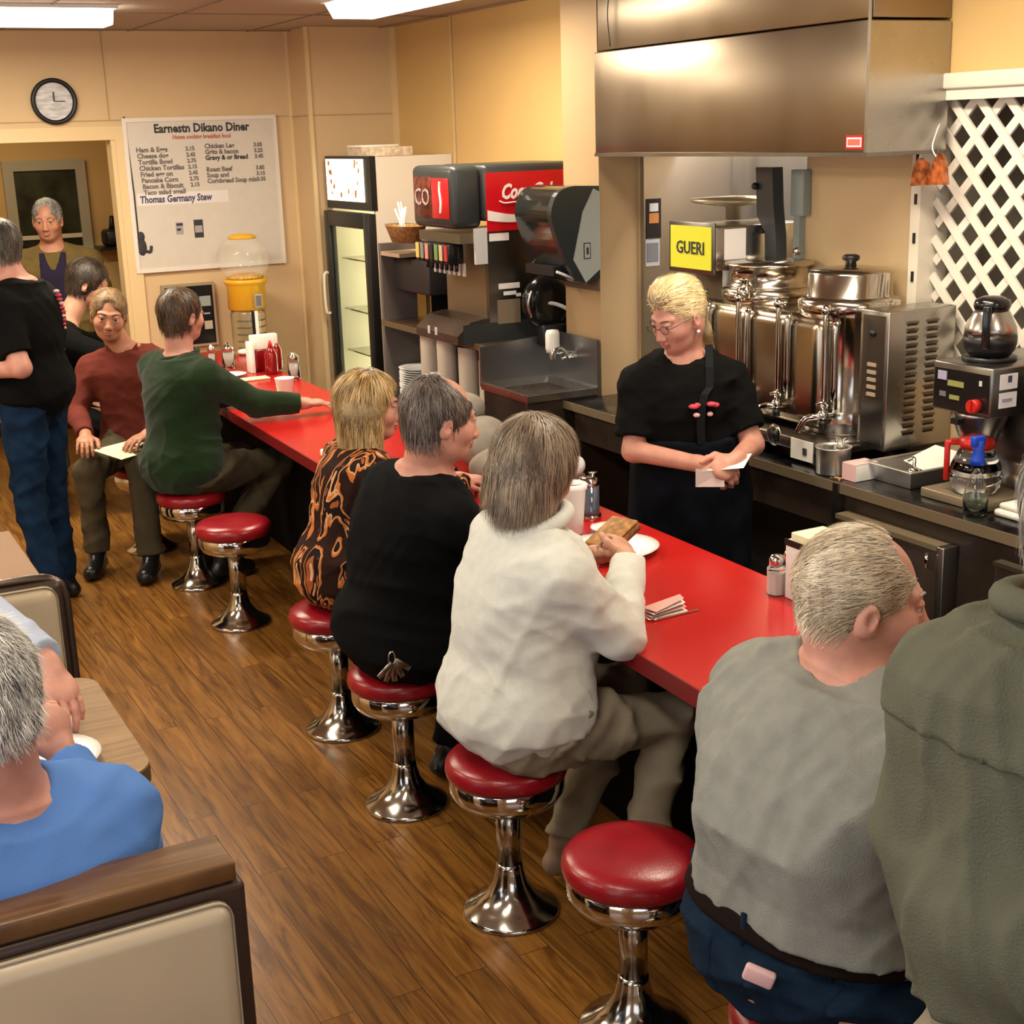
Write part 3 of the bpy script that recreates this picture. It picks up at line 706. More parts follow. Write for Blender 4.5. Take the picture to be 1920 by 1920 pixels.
def lathe_ring(name, root, c, M, r1, r2, z, m, rad=.004):
    pts = [c+M[:, 0]*r1*math.cos(a)+M[:, 1]*r2*math.sin(a)+M[:, 2]*z for a in [2*PI*i/20 for i in range(20)]]
    return MB().tube(pts, rad, m, 8, 2, closed=True).build(name, root)

# ------------------------------------------------------------------ room
MT = MATS
def B(name, x0, x1, y0, y1, z0, z1, m, parent=None, bev=0., **kw):
    return MB().box(x0, x1, y0, y1, z0, z1, MT[m] if isinstance(m, str) else m, bev).build(name, parent, **kw)
def st(name, *a, **k): return B(name, *a, kind='structure', **k)
CZ = 2.62; WY = 8.35
st('floor', -2.2, 4.2, -2.6, 10.6, -.1, 0, 'floor_wood')
st('ceiling', -2.2, 4.2, -2.6, 10.6, CZ, CZ+.1, 'ceiling')
# ceiling grid lines
g = MB()
for i in range(11): g.box(-2.2, 3.5, 8.28-i*1.05-.012, 8.28-i*1.05, CZ-.004, CZ+.002, MT['ceiling_seam'])
for i in range(9): g.box(3.42-i*.7-.006, 3.42-i*.7, -2.6, WY, CZ-.004, CZ+.002, MT['ceiling_seam'])
g.build('trim_1', kind='structure')
# back wall with the doorway
w_ = MB(); w_.box(-2.2, .98, WY, WY+.1, 0, CZ, MT['wall_light']); w_.box(.98, 1.88, WY, WY+.1, 2.025, CZ, MT['wall_light']); w_.box(1.88, 3.0, WY, WY+.1, 0, CZ, MT['wall_light'])
w_.build('wall_back', kind='structure')
st('wall_jog', 2.96, 3.6, 8.0, 8.45, 0, CZ, 'wall_light')
st('wall_right', 3.5, 3.6, 5.5, 8.0, 0, CZ, 'wall')
st('wall_column', 3.2, 3.4, 5.2, 5.5, 0, CZ, mat('column_dim_tan', (.40, .27, .14), .6, var=.03, scale=2))  # beige of its own, darkened further in the colour to imitate dimmer light
st('wall_left', -2.3, -2.2, -2.6, WY, 0, CZ, 'wall_light')
st('wall_window_side', -2.2, 4.2, -2.7, -2.6, 0, CZ, 'wall_light')
# wall beyond the urns, with pass-through to the kitchen niche
w_ = MB(); w_.box(3.5, 3.6, 3.6, 4.2, 0, CZ, MT['wall_light']); w_.box(3.5, 3.6, 4.2, 5.2, 0, .86, MT['wall_light']); w_.box(3.5, 3.6, 4.2, 5.2, 1.9, CZ, MT['wall_light'])
w_.box(3.5, 3.6, -2.6, 3.6, 0, 1.1, MT['wall_light']); w_.box(3.5, 3.6, -2.6, 3.6, 2.09, CZ, MT['wall']); w_.box(3.5, 3.6, -2.6, .9, 1.1, 2.09, MT['wall_light'])
w_.box(3.4, 3.6, 5.2, 5.5, 0, CZ, MT['wall_light'])
w_.build('wall_kitchen_side', kind='structure')
# kitchen niche lined with steel
st('wall_niche_end', 3.6, 4.1, 5.2, 5.26, 0, 2.3, 'steel_sheet')
st('wall_niche_cover', 3.41, 3.6, 5.17, 5.199, .87, 1.9, 'steel_sheet')
st('wall_niche_back', 3.98, 4.04, 3.9, 5.2, 0, 2.3, 'steel_sheet')
st('ceiling_niche', 3.6, 4.1, 3.9, 5.26, 2.3, 2.34, 'steel_dark')
st('trim_9', 3.6, 3.98, 4.1, 5.19, .8, .86, 'steel_dark')
m = MB()
m.box(3.90, 3.925, 5.185, 5.2, .86, 1.9, MT['steel']); m.build('trim_2', kind='structure')
st('wall_niche_near', 3.6, 4.1, 3.9, 3.96, 0, 2.3, 'wall_light')
# room behind the lattice
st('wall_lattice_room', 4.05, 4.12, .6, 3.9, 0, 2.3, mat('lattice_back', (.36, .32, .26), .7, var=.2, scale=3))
st('wall_lattice_room_end', 3.6, 4.1, 3.86, 3.9, 0, 2.3, 'trim_white')
# seams between wall panels
m = MB(); S_ = MT['wall_seam']
m.box(-2.2, 2.96, WY-.004, WY, 2.13, 2.136, S_); m.box(1.86, 1.865, WY-.004, WY, 2.13, CZ, S_)
m.box(2.96, 3.5, 7.996, 8.0, 2.125, 2.131, S_)
m.box(2.955, 2.96, 8.0, WY, 2.125, 2.131, S_)
m.build('trim_3', kind='structure')
m = MB(); m.box(3.496, 3.5, 7.19, 7.195, 1.0, CZ, S_); m.box(3.496, 3.5, 5.98, 5.985, 1.0, CZ, S_); m.build('trim_4', kind='structure')
m = MB(); m.box(3.493, 3.5, 7.205, 7.215, 1, CZ, MT['trim_cream']); m.box(3.47, 3.5, 7.97, 8.0, 0, CZ, MT['trim_cream']); m.box(2.94, 2.962, 7.99, 8.01, 0, CZ, MT['trim_cream']); m.box(2.94, 2.96, WY-.01, WY, 0, CZ, MT['trim_cream']); m.build('trim_5', kind='structure')
m = MB(); m.box(3.196, 3.2, 5.2, 5.5, 1.315, 1.365, MT['brown_strip']); m.build('trim_6', kind='structure')
# door frame
m = MB(); tc = MT['trim_cream']
m.box(1.88, 1.965, WY-.018, WY, 0, 2.10, tc); m.box(.9, 1.965, WY-.018, WY, 2.025, 2.10, tc); m.box(1.855, 1.88, WY-.01, WY+.11, 0, 2.025, tc); m.box(.9, .98, WY-.018, WY, 0, 2.1, tc)
m.build('door_1', kind='structure')
# back room
st('wall_back_room', .2, 3.0, 10.36, 10.42, 0, CZ, 'wall')
st('wall_back_room_side', 2.9, 2.96, WY+.1, 10.36, 0, CZ, 'wall')
st('wall_back_room_left', .2, .26, WY+.1, 10.36, 0, CZ, 'wall')
st('baseboard_back', .26, 2.9, 10.345, 10.36, 0, .1, 'dark_brown')
wn = B('window_1', 1.60, 2.04, 10.335, 10.359, 1.06, 1.85, mat('dark_window', (.012, .016, .012), .12, var=.5, scale=5, col2=(.05, .06, .035)), kind='structure')
f_ = MB(); tg = mat('trim_greige', (.42, .38, .28), .5)
f_.box(1.54, 1.61, 10.32, 10.36, .99, 1.91, tg); f_.box(2.03, 2.10, 10.32, 10.36, .99, 1.91, tg); f_.box(1.54, 2.10, 10.32, 10.36, 1.84, 1.91, tg); f_.box(1.54, 2.10, 10.32, 10.36, .99, 1.06, tg); f_.box(1.6, 2.04, 10.325, 10.345, 1.37, 1.40, MT['trim_white'])
f_.build('window_frame', wn)
# lattice opening: moulding and post
m = MB(); tw_ = MT['trim_white']
m.box(3.47, 3.5, .9, 3.62, 2.09, 2.14, tw_, .006); m.box(3.485, 3.5, .9, 3.62, 2.055, 2.09, tw_); m.box(3.47, 3.6, 3.575, 3.62, 1.1, 2.09, tw_); m.box(3.485, 3.5, 3.56, 3.6, 2.09, CZ, tw_)
m.build('trim_7', kind='structure')
m = MB()
for i in range(7): m.box(3.466, 3.471, 3.59, 3.6, 1.2+i*.13, 1.235+i*.13, MT['black'])
m.build('trim_8', kind='structure')
la = thing('lattice_panel', 'white diagonal wooden lattice screen above the steel back counter', 'lattice', (3.53, .95, 1.1))
Y1 = 2.62; Z1 = .99; sp = .126; hw = .0148
for k, (sg, xo) in enumerate(((1, 0.), (-1, .012))):
    n_ = 0; c = -3.
    m = MB()
    while c < 5:
        # line z = sg*(y) + c clipped to the panel; strip slope a little steeper than 45
        s_ = 1.05*sg; pts = []
        lo, hi = 0., Y1
        ya, yb = sorted(((0-c)/s_, (Z1-c)/s_)); a, b_ = max(lo, ya), min(hi, yb)
        if b_-a > .03:
            d_ = Vector((0, 1, s_)).normalized(); nn = Vector((0, -d_.z, d_.y))*hw
            p, q = Vector((xo, a, s_*a+c)), Vector((xo, b_, s_*b_+c)); t_ = Vector((.01, 0, 0))
            m.add([p-nn, p+nn, q+nn, q-nn, p-nn+t_, p+nn+t_, q+nn+t_, q-nn+t_], [(0, 1, 2, 3), (7, 6, 5, 4), (0, 4, 5, 1), (1, 5, 6, 2), (2, 6, 7, 3), (3, 7, 4, 0)], MT['lattice_white'])
        c += sp
    m.build('slats', la)
MB().box(-.006, .026, 0, .03, 0, Z1, MT['lattice_white']).build('frame', la)

# fluorescent ceiling lights
def clight(loc, rz, L, lbl, pw, grp=None):
    t = thing('ceiling_light', lbl, 'ceiling light', loc, rz, grp)
    MB().box(-L/2, L/2, -.15, .15, -.018, 0, MT['white_plastic']).build('housing', t)
    m = MB(); pr = [(-.14, -.018), (-.10, -.085), (.10, -.085), (.14, -.018)]
    m.prism(pr, -L/2+.02, L/2-.02, MT['lamp'], 'x'); m.build('diffuser', t)
    o = area('lamp_light', (0, 0, -.10), (0, 0, 0), L*.95, .24, pw, (1., .86, .66)); o.parent = t
clight((1.0, 6.95, CZ), 0, 1.22, 'long white fluorescent ceiling light at the top left above the doorway side', 60)
clight((2.62, 5.85, CZ), PI/2, 1.22, 'white fluorescent ceiling light running lengthwise above the serving aisle', 34)
gl = 'fluorescent ceiling lights over the booths and the near aisle'
for x, y, pw_ in ((2.62, 3.0, 27), (2.62, .9, 8), (.4, 4.3, 20), (.4, 1.8, 11), (-1.2, 5.6, 38), (-1.2, 3.0, 13), (-1.2, .4, 7)):
    clight((x, y, CZ), PI/2, 1.22, 'white fluorescent ceiling light out of the frame above the room', pw_, gl)
area('back_room_light', (1.3, 9.3, 2.5), (0, 0, 0), .9, .3, 14, (1., .8, .5))
area('niche_fill_light', (3.82, 4.6, 2.28), (0, 0, 0), .2, .8, 26, (1., .95, .88))  # unseen fill light, added to brighten the steel niche
# daylight from the shop windows on the left and behind the camera
area('window_light_left', (-2.15, 1.6, 1.5), (0, -PI/2, 0), 1.5, 4.6, 48, (.72, .84, 1.))
area('window_light_behind', (.3, -2.5, 1.6), (PI/2, 0, 0), 3.6, 1.5, 34, (.75, .86, 1.))

# ------------------------------------------------------------------ hood, sink, back counter
M_ = MT
h = thing('range_hood', 'large brushed steel exhaust hood above the coffee urns', 'hood', (3.16, 3.5, 1.9))
m = MB(); m.box(0, .335, 0, 1.66, 0, .405, M_['steel_hood'], .004); m.build('canopy', h)
m = MB(); m.box(.006, .335, 0, 1.64, .41, .715, M_['steel_hood'], .003); m.build('upper_panel', h)
m = MB(); m.box(-.006, .335, -.004, .0, 0, .4, M_['steel']); m.box(-.004, 0, 0, .012, 0, .715, M_['steel']); m.box(-.004, .3, -.002, 1.66, -.012, .002, M_['steel_dark']); m.build('edge_trim', h)
m = MB(); m.box(-.0025, 0, .02, .10, .012, .054, M_['coke_red']); m.box(-.0032, -.002, .026, .094, .018, .048, M_['logo_white']); m.box(-.0038, -.003, .03, .09, .023, .043, mat('sticker_red', (.6, .1, .06), .5)); s_ = m.build('sticker', h)
m = MB(); m.tube([(-.008, 1.52, .42), (-.01, 1.535, .55), (-.006, 1.51, .7)], .0025, M_['dark_grey'], 6); m.build('seam', h)

# hand sink beside the column
s = thing('hand_sink', 'small stainless hand sink with high splash panels beside the tan column', 'sink', (2.80, 5.16, 0))
st_ = M_['steel']; sd = M_['steel_dark']
m = MB()
m.box(0, .36, 0, .018, .87, .90, st_); m.box(0, .36, .42, .438, .87, .90, st_); m.box(0, .018, 0, .438, .87, .90, st_); m.box(.342, .36, 0, .438, .87, .90, st_)
m.build('rim', s)
m = MB(); m.add([(.018, .018, .9), (.342, .018, .9), (.342, .42, .9), (.018, .42, .9), (.06, .06, .74), (.3, .06, .74), (.3, .38, .74), (.06, .38, .74)], [(0, 1, 5, 4), (1, 2, 6, 5), (2, 3, 7, 6), (3, 0, 4, 7), (4, 5, 6, 7)], sd); m.build('basin', s)
ss_ = mat('steel_sink', (.36, .37, .38), .3, 1.); m = MB(); m.box(.36, .372, .01, .45, .88, 1.11, ss_); m.build('back_splash', s)
m = MB(); m.prism([(.0, .88), (.0, 1.06), (.36, 1.09), (.36, .88)], .438, .45, ss_, 'y'); m.build('side_splash', s)
m = MB(); m.box(.01, .36, .01, .43, .05, .87, M_['dark_panel']); m.build('cabinet', s)
m = MB(); m.box(.004, .02, .012, .022, .05, .87, st_); m.build('corner_trim', s)
t = thing('faucet', 'chrome tap with a thin spout on the sink splash', 'faucet', (3.14, 5.4, 1.02))
m = MB(); m.cyl((.025, 0, 0), (-.02, 0, -.02), .012, M_['chrome']); m.tube([(.0, 0, 0), (-.03, 0, .03), (-.07, 0, .02), (-.075, 0, -.015)], .008, M_['chrome']); m.build('spout', t)
for y in (-.055, .06): MB().cyl((.02, y, -.005), (-.02, y, -.005), .007, M_['chrome']).cyl((-.02, y-.018, -.005), (-.02, y+.018, -.005), .005, M_['chrome']).build('handle', t)
t = thing('soap_dispenser', 'white soap dispenser bottle above the hand sink tap', 'soap dispenser', (3.09, 5.44, 1.03))
MB().lathe([(.03, 0), (.034, .02), (.034, .085), (.028, .10), (.0, .104)], M_['white_plastic'], 20, squash=.8).build('bottle', t)
MB().lathe([(.012, -.03), (.016, 0), (.02, .002)], M_['white_plastic'], 14).build('nozzle', t)
t = MB().tube([(3.12, 5.62, 1.13), (3.11, 5.60, 1.20), (3.14, 5.57, 1.235), (3.20, 5.54, 1.22), (3.27, 5.51, 1.17)], .009, M_['light_plastic']).build('hose')
tagp(t, 'pale plastic hose bent over the back of the hand sink', 'hose')

# towel dispenser on the column
t = thing('towel_dispenser', 'smoked paper towel dispenser with grey side panel above the hand sink', 'towel dispenser', (3.2, 5.2, 1.36))
_k = [(0, .01), (-.05, .0), (-.09, .0), (-.15, .06), (-.185, .13), (-.225, .24), (-.235, .31), (-.20, .385), (-.12, .41), (0, .405)]; prof = [_k[0]]
for i in range(1, len(_k)-2):
    p0, p1, p2, p3 = [Vector(v) for v in (_k[i-1], _k[i], _k[i+1], _k[min(i+2, len(_k)-1)])]
    for t_ in (0, .25, .5, .75): prof.append(tuple(.5*((2*p1)+(-p0+p2)*t_+(2*p0-5*p1+4*p2-p3)*t_*t_+(-p0+3*p1-3*p2+p3)*t_**3)))
prof += _k[-2:]
m = MB(); m.prism(prof, .035, .33, mat('smoked_plastic', (.016, .017, .015), .12, coat=.5), 'y', smooth=False)
m.build('cover', t)
m = MB(); m.prism([(a*1.01-.0, b) for a, b in prof], .0, .035, mat('charcoal_plastic', (.02, .026, .027), .3), 'y'); m.build('side_cap', t)
m = MB(); m.prism([(.0, .055), (-.075, .0), (-.135, .10), (-.085, .30), (-.03, .395), (.0, .38)], -.006, .0, mat('side_grey', (.34, .37, .34), .45), 'y'); m.build('side_panel', t)
m = MB(); m.box(-.085, -.05, -.0075, -.006, .10, .17, M_['dark_grey']); m.box(-.081, -.054, -.0085, -.0072, .105, .165, MT['side_grey']); m.box(-.072, -.062, -.0095, -.008, .12, .15, M_['dark_grey']); m.build('emblem', t)
MB().cyl((-.19, .05, .05), (-.04, .05, -.01), .006, M_['light_plastic']).build('tear_bar', t)
MB().box(-.20, -.10, .06, .31, .03, .07, M_['black']).build('slot', t)

# shelf unit left of the sink and what stands on it
u = thing('shelf_unit', 'dark open shelf unit between the drinks fridge and the hand sink', 'shelf unit', (2.84, 5.62, 0))
db = M_['dark_brown']; sh_e = mat('shelf_edge', (.11, .075, .04), .5)
m = MB(); m.box(0, .55, 1.17, 1.20, 0, 1.46, mat('shelf_side', (.12, .10, .09), .5)); m.build('side_panel', u)
m = MB(); m.box(0, .55, 0, .02, 0, 1.04, db); m.build('side_panel', u)
m = MB(); m.box(.0, .6, 0, 1.17, 1.035, 1.06, db); m.box(-.006, 0, 0, 1.2, 1.033, 1.062, sh_e); m.build('shelf', u)
m = MB(); m.box(.02, .6, .02, 1.17, .62, .64, db); m.box(.01, .02, .02, 1.17, .618, .642, sh_e); m.build('shelf', u)
m = MB(); m.box(.55, .57, 0, 1.2, 0, 1.46, M_['black']); m.build('back_panel', u)
m = MB(); m.box(0, .2, .93, 1.17, 1.40, 1.42, mat('tan_board', (.40, .30, .20), .7)); m.build('top_board', u)
m = MB(); m.box(.06, .5, .72, 1.15, 1.22, 1.39, mat('dark_bin', (.02, .017, .018), .5), .01); o = m.build('bin', loc=(2.84, 5.62, 0)); tagp(o, 'dark plastic bin on the shelf unit below the straw basket', 'bin')
t = thing('napkin_holder', 'brass napkin holder with white napkins on top, left of the soda dispenser', 'napkin holder', (2.95, 6.42, 1.06))
m = MB(); m.box(0, .12, 0, .17, 0, .17, M_['black']); m.box(-.004, 0, 0, .012, 0, .17, M_['brass']); m.box(-.004, 0, .16, .17, 0, .17, M_['brass']); m.box(-.005, 0, .06, .16, .0, .15, M_['brass']); m.build('case', t)
m = MB(); m.box(-.02, .13, -.06, .19, .172, .19, M_['paper'], .006); m.box(-.03, .10, -.07, .15, .19, .20, M_['paper'], .004); m.build('napkins', t)
t = thing('straw_basket', 'brown wicker basket of wrapped straws beside the soda dispenser', 'basket', (2.87, 6.52, 1.48))
m = MB(); m.lathe([(.06, 0), (.085, .08), (.09, .085), (.08, .08), (.055, .01)], M_['wicker'], 20, squash=2.); m.build('basket', t)
random.seed(4); 
for i in range(7):
    a = random.uniform(-.9, .9); m = MB(); m.cyl((random.uniform(-.03, .03), random.uniform(-.09, .09), .02), (random.uniform(-.05, .04), random.uniform(-.1, .13)+.03, .15+random.uniform(0, .05)), .005, M_['paper'], 8); m.build('straw', t)
# plates stacked on the lower shelf, cup sleeves
def plate(sc=1.):
    return [(.0, .004), (.07*sc, .004), (.085*sc, .012), (.115*sc, .02), (.118*sc, .023), (.085*sc, .017), (.07*sc, .009), (.0, .009)]
pl = None
for i in range(14):
    if pl is None:
        pl = MB().lathe(plate(), M_['foam'], 28).build('foam_plate'); tagp(pl, None, 'plate', 'stack of foam plates on the lower shelf of the dark shelf unit'); o = pl
    else: o = pl.copy(); C.objects.link(o)
    o.location = (2.98+random.uniform(-.003, .003), 6.66, .64+i*.012); o['label'] = 'topmost foam plate of the stack on the dark shelf unit' if i == 13 else 'bottom foam plate of the stack on the dark shelf unit' if i == 0 else 'white foam plate inside the stack on the dark shelf unit, left of the cups'
sl = None
for i, (x, y, h_) in enumerate(((2.93, 6.42, .38), (2.92, 6.20, .385), (2.93, 5.98, .37), (2.94, 5.78, .33))):
    m = MB(); pr = [(.038, 0), (.052, .10)]
    for k in range(24): pr += [(.053, .10+k*(h_-.1)/24), (.0505, .10+(k+.6)*(h_-.1)/24)]
    m.lathe(pr+[(.045, h_), (.04, h_-.02)], mat('cup_sleeve', (.62, .54, .44), .55), 24)
    m.build('cup_stack', loc=(x, y, .64), label=['tall tube of nested foam cups on the shelf unit, next to the foam plates', 'tall tube of nested foam cups, second from the foam plates', 'tube of nested foam cups, third from the foam plates', 'shorter tube of nested foam cups, nearest the hand sink'][i], cat='cups')
# soda dispenser
d = thing('soda_dispenser', 'red and black soda fountain with cola logos on the shelf unit', 'soda dispenser', (2.76, 5.72, 1.06))
dg = mat('fountain_grey', (.028, .032, .032), .35)
m = MB(); m.box(.0, .15, .02, .46, .52, .80, dg, .03, seg=3); m.build('head', d)
m = MB(); m.box(.15, .66, .0, .46, .55, .80, dg, .02); m.build('hood', d)
m = MB(); m.box(.16, .645, -.006, 0, .505, .765, M_['coke_red']); m.build('logo_panel', d)
lg = M_['logo_white']
m = MB(); N_ = 24
top = []; bot = []
for i in range(N_+1):
    x = i/N_; zt = .60-.035*math.sin(x*PI*.9)*1.0+.03*x*x; th = .042*(1-x)**.8+.004
    top.append((.163+x*.40, zt+.0)); bot.append((.163+x*.40, zt-th))
m.prism(top+bot[::-1], -.009, -.0065, lg, 'y'); m.build('wave_stripe', d)
text('logo_lettering', 'Coca-Cola', .092, (.375, -.009, .675), FACE_MY, lg, d, .001, sx=.72, shear=.35, bold=.003)
m = MB(); m.tube([(.225, -.009, .638), (.25, -.009, .628), (.30, -.009, .63), (.36, -.009, .634)], .0035, lg, 6); m.build('flourish', d)
# front signs on the head
m = MB(); m.box(-.004, 0, .05, .23, .565, .745, M_['coke_red'], .0015); m.box(-.002, 0, .24, .43, .565, .75, M_['coke_brown'], .001); m.build('sign_panel', d)
m = MB(); m.tube([(-.006, .135, .59), (-.006, .128, .64), (-.006, .138, .69), (-.006, .132, .73)], .006, lg, 6); m.build('bottle_mark', d)
text('sign_letters', 'CO', .11, (-.005, .335, .655), FACE_MX, mat('ice', (.42, .36, .33), .4, var=.4, scale=60), d, .001)
# valves
m = MB(); m.box(.03, .2, .02, .46, .455, .50, mat('valve_top', (.11, .085, .05), .35)); m.build('valve_bar', d)
cols = [(.45, .03, .03), (.55, .42, .25), (.16, .28, .08), (.02, .02, .02), (.62, .25, .2), (.22, .23, .2), (.65, .5, .12)]
for i, c_ in enumerate(cols):
    y = .085+i*.052
    v = MB().box(.0, .08, y, y+.045, .36, .45, M_['black_gloss'], .006).build('valve', d)
    MB().box(-.005, .0, y+.008, y+.037, .375, .445, mat('valve_label_%d' % i, c_, .4)).build('flavour_label', v)
    MB().cyl((.05, y+.022, .36), (.05, y+.022, .325), .009, M_['black']).build('nozzle', v)
    MB().box(.085, .093, y+.012, y+.032, .30, .36, M_['light_plastic']).build('lever', v)
m = MB(); m.box(.165, .18, .03, .46, .1, .46, mat('bronze_sheet', (.30, .235, .16), .35, .8)); m.build('splash_plate', d)
m = MB(); m.box(.16, .64, .0, .03, .06, .51, sd); m.box(.10, .17, .0, .02, .36, .52, M_['light_plastic']); m.build('side_steel', d)
m = MB(); m.box(.18, .64, .03, .46, .06, .5, M_['black']); m.build('cold_plate', d)
m = MB(); m.prism([(-.01, 0), (.28, 0), (.28, .11), (.13, .11), (.06, .10), (-.01, .04)], .0, .46, M_['dark_panel'], 'y'); m.build('drip_tray', d)
m = MB(); m.box(.02, .45, -.001, .0, .0, .09, dg); m.build('tray_side', d)
for zz_, yy_ in ((.03, .3), (.03, .22)): MB().box(-.014, -.009, yy_, yy_+.018, zz_-.005, zz_+.03, M_['light_plastic']).build('tray_clip', d)
for q_ in ((.21, .32, .24, .265), (.235, .30, .21, .228), (.30, .325, .20, .215), (.17, .27, .46, .495)): MB().box(q_[0], q_[1], -.0025, 0, q_[2], q_[3], lg).build('sticker', d)
m = MB(); m.box(.20, .32, -.002, 0, .08, .19, mat('tan_plate', (.22, .17, .11), .4)); m.build('data_plate', d)
t = thing('electric_fan', 'black round fan-like appliance behind the hand sink', 'appliance', (3.10, 5.57, 1.10))
m = MB(); mt = Matrix.Translation((.06, .02, .14)) @ Matrix.Rotation(PI/2, 4, 'X') @ Matrix.Rotation(.3, 4, 'Z')
m.lathe([(0, .03), (.08, .03), (.125, .01), (.13, -.01), (.12, -.04), (0, -.045)], M_['black_gloss'], 28, mt); m.build('drum', t)
m = MB(); m.box(.0, .13, -.03, .05, -.06, .04, M_['black'], .01); m.build('base', t)
m = MB(); m.tube([(-.055, -.02, .08), (-.07, -.02, .14), (-.05, -.02, .20)], .006, M_['chrome_old']); m.build('trim_arc', t)

# drinks fridge
f = thing('drinks_fridge', 'tall white drinks fridge with black door frame and lit header', 'fridge', (2.995, 7.25, 0))
m = MB(); wh = M_['white_enamel']
m.box(.02, .5, 0, .02, 0, 1.89, wh); m.box(.02, .5, .66, .68, 0, 1.89, wh); m.box(.48, .5, 0, .68, 0, 1.89, wh); m.box(.02, .5, 0, .68, 1.62, 1.89, wh); m.box(.02, .5, 0, .68, 0, .1, wh)
m.build('cabinet', f)
m = MB(); m.box(0, .035, -.001, .681, 1.60, 1.895, M_['black']); m.build('header', f)
m = MB(); m.box(-.006, .0, .09, .66, 1.645, 1.88, M_['sign_glow'], .002); hd_ = m.build('lit_sign', f)
m = MB(); random.seed(3)
sg = mat('sign_print', (.6, .22, .08), .5)
for i in range(16):
    y = random.choice((random.uniform(.1, .2), random.uniform(.52, .63), random.uniform(.12, .62))); z = random.uniform(1.66, 1.72) if .2 < y < .5 else random.uniform(1.66, 1.85)
    m.box(-.008, -.005, y, y+random.uniform(.01, .025), z, z+random.uniform(.015, .03), sg)
m.build('sign_print', f)
m = MB(); bk = M_['black']
m.box(-.03, .02, 0, .075, .08, 1.585, bk, .004); m.box(-.03, .02, .61, .68, .08, 1.585, bk, .004); m.box(-.03, .02, .075, .61, 1.50, 1.585, bk, .004); m.box(-.03, .02, .075, .61, .08, .16, bk, .004)
dr = m.build('door', f)
m = MB(); m.box(-.012, -.006, .075, .61, .16, 1.5, mat('door_glass', (.9, .92, .88), .05, trans=1., ior=1.05)); m.build('glass_pane', dr)
MB().tube([(-.03, .665, .98), (-.055, .665, 1.0), (-.055, .665, 1.2), (-.03, .665, 1.22)], .009, M_['trim_white']).build('handle', dr)
m = MB(); m.box(.46, .475, .03, .65, .1, 1.6, M_['fridge_glow']); m.build('lit_back', f)
m = MB(); m.box(.022, .46, .02, .026, .1, 1.6, mat('liner', (.75, .73, .6), .5)); m.box(.022, .46, .654, .66, .1, 1.6, MT['liner']); m.build('liner', f)
for z in (.45, .75, 1.0, 1.30):
    MB().box(.06, .45, .03, .65, z, z+.008, M_['chrome_old']).build('wire_shelf', f)
random.seed(8)
for k, (z, y, lbl) in enumerate(((1.308, .12, 'small food tub on the top shelf of the drinks fridge'), (.758, .12, 'dark bottle on the middle shelf of the drinks fridge'), (1.008, .10, 'bottle with a purple label on the second shelf of the drinks fridge'), (.458, .10, 'dark can at the bottom of the drinks fridge'))):
    cm = mat('drink_%d' % k, ((.45, .35, .15), (.05, .06, .07), (.12, .05, .07), (.06, .09, .05))[k], .3)
    o = MB().lathe([(.035, 0), (.037, .01), (.037, .12), (.02, .15), (.012, .17), (.012, .19)] if k in (1, 2) else [(.035, 0), (.042, .08), (.044, .09), (.0, .095)], cm, 18).build('drink_bottle' if k in (1, 2) else 'food_tub', loc=(3.07, 7.25+y+.07, z)); tagp(o, lbl, 'drink')
    if k in (1, 2):
        o2 = o.copy(); C.objects.link(o2); o2.location = (3.17, 7.25+y+.06, z); o2['label'] = ('dark bottle' if k == 1 else 'purple-labelled bottle')+' standing deeper inside the drinks fridge'
t = thing('cardboard_tray', 'shallow printed cardboard tray lying on top of the drinks fridge', 'tray', (3.02, 7.3, 1.891))
MB().box(0, .26, .0, .34, 0, .05, mat('printed_card', (.62, .50, .36), .7, var=.25, scale=40), .003).build('tray', t)
MB().box(-.01, .22, .1, .3, .05, .062, M_['paper'], .002).build('paper_sheet', t)

# steel back counter
c = thing('back_counter', 'long dark steel counter under the urns and coffee brewer', 'counter', (2.985, 0, 0))
m = MB(); m.box(0, .515, 1.0, 5.17, .835, .86, mat('steel_top', (.13, .13, .135), .24, 1., rvar=.08, scale=8), .003); m.box(-.004, .0, 1.0, 5.17, .828, .862, mat('edge_tan', (.33, .26, .16), .35, .6)); m.build('worktop', c)
m = MB(); m.box(.015, .5, 3.39, 5.1, .70, .835, M_['dark_panel']); m.build('apron', c)
m = MB(); m.box(.02, .5, 1.0, 3.38, .06, .835, M_['dark_panel']); m.build('cabinet', c)
m = MB(); m.box(-.012, .02, 3.375, 3.40, .1, .86, sd); m.box(-.016, -.008, 3.36, 3.40, .5, .70, st_); m.build('post', c)
m = MB(); m.box(.10, .48, 3.40, 3.62, .06, .70, M_['dark_panel']); m.build('drawer_unit', c)
m = MB(); m.box(.08, .10, 3.42, 3.6, .56, .62, M_['steel_dark'], .004); m.build('drawer_front', c)
m = MB(); m.box(-.035, .018, 2.90, 3.35, .12, .757, M_['dark_panel'], .003); dr = m.build('door', c)
m = MB(); m.box(-.04, .018, 2.90, 3.35, .757, .772, M_['edge_tan']); m.box(-.042, .018, 2.872, 2.90, .12, .772, st_, .003); m.build('edge_trim', dr)
MB().cyl((-.05, 2.93, .70), (-.05, 2.93, .745), .006, M_['chrome']).build('latch', dr)
m = MB(); m.box(-.035, .018, 2.0, 2.68, .12, .775, M_['dark_panel'], .003); dr = m.build('door', c)
m = MB(); m.box(-.045, -.01, 2.0, 2.68, .772, .785, mat('steel_pale', (.6, .54, .4), .3, 1.)); m.build('edge_trim', dr)
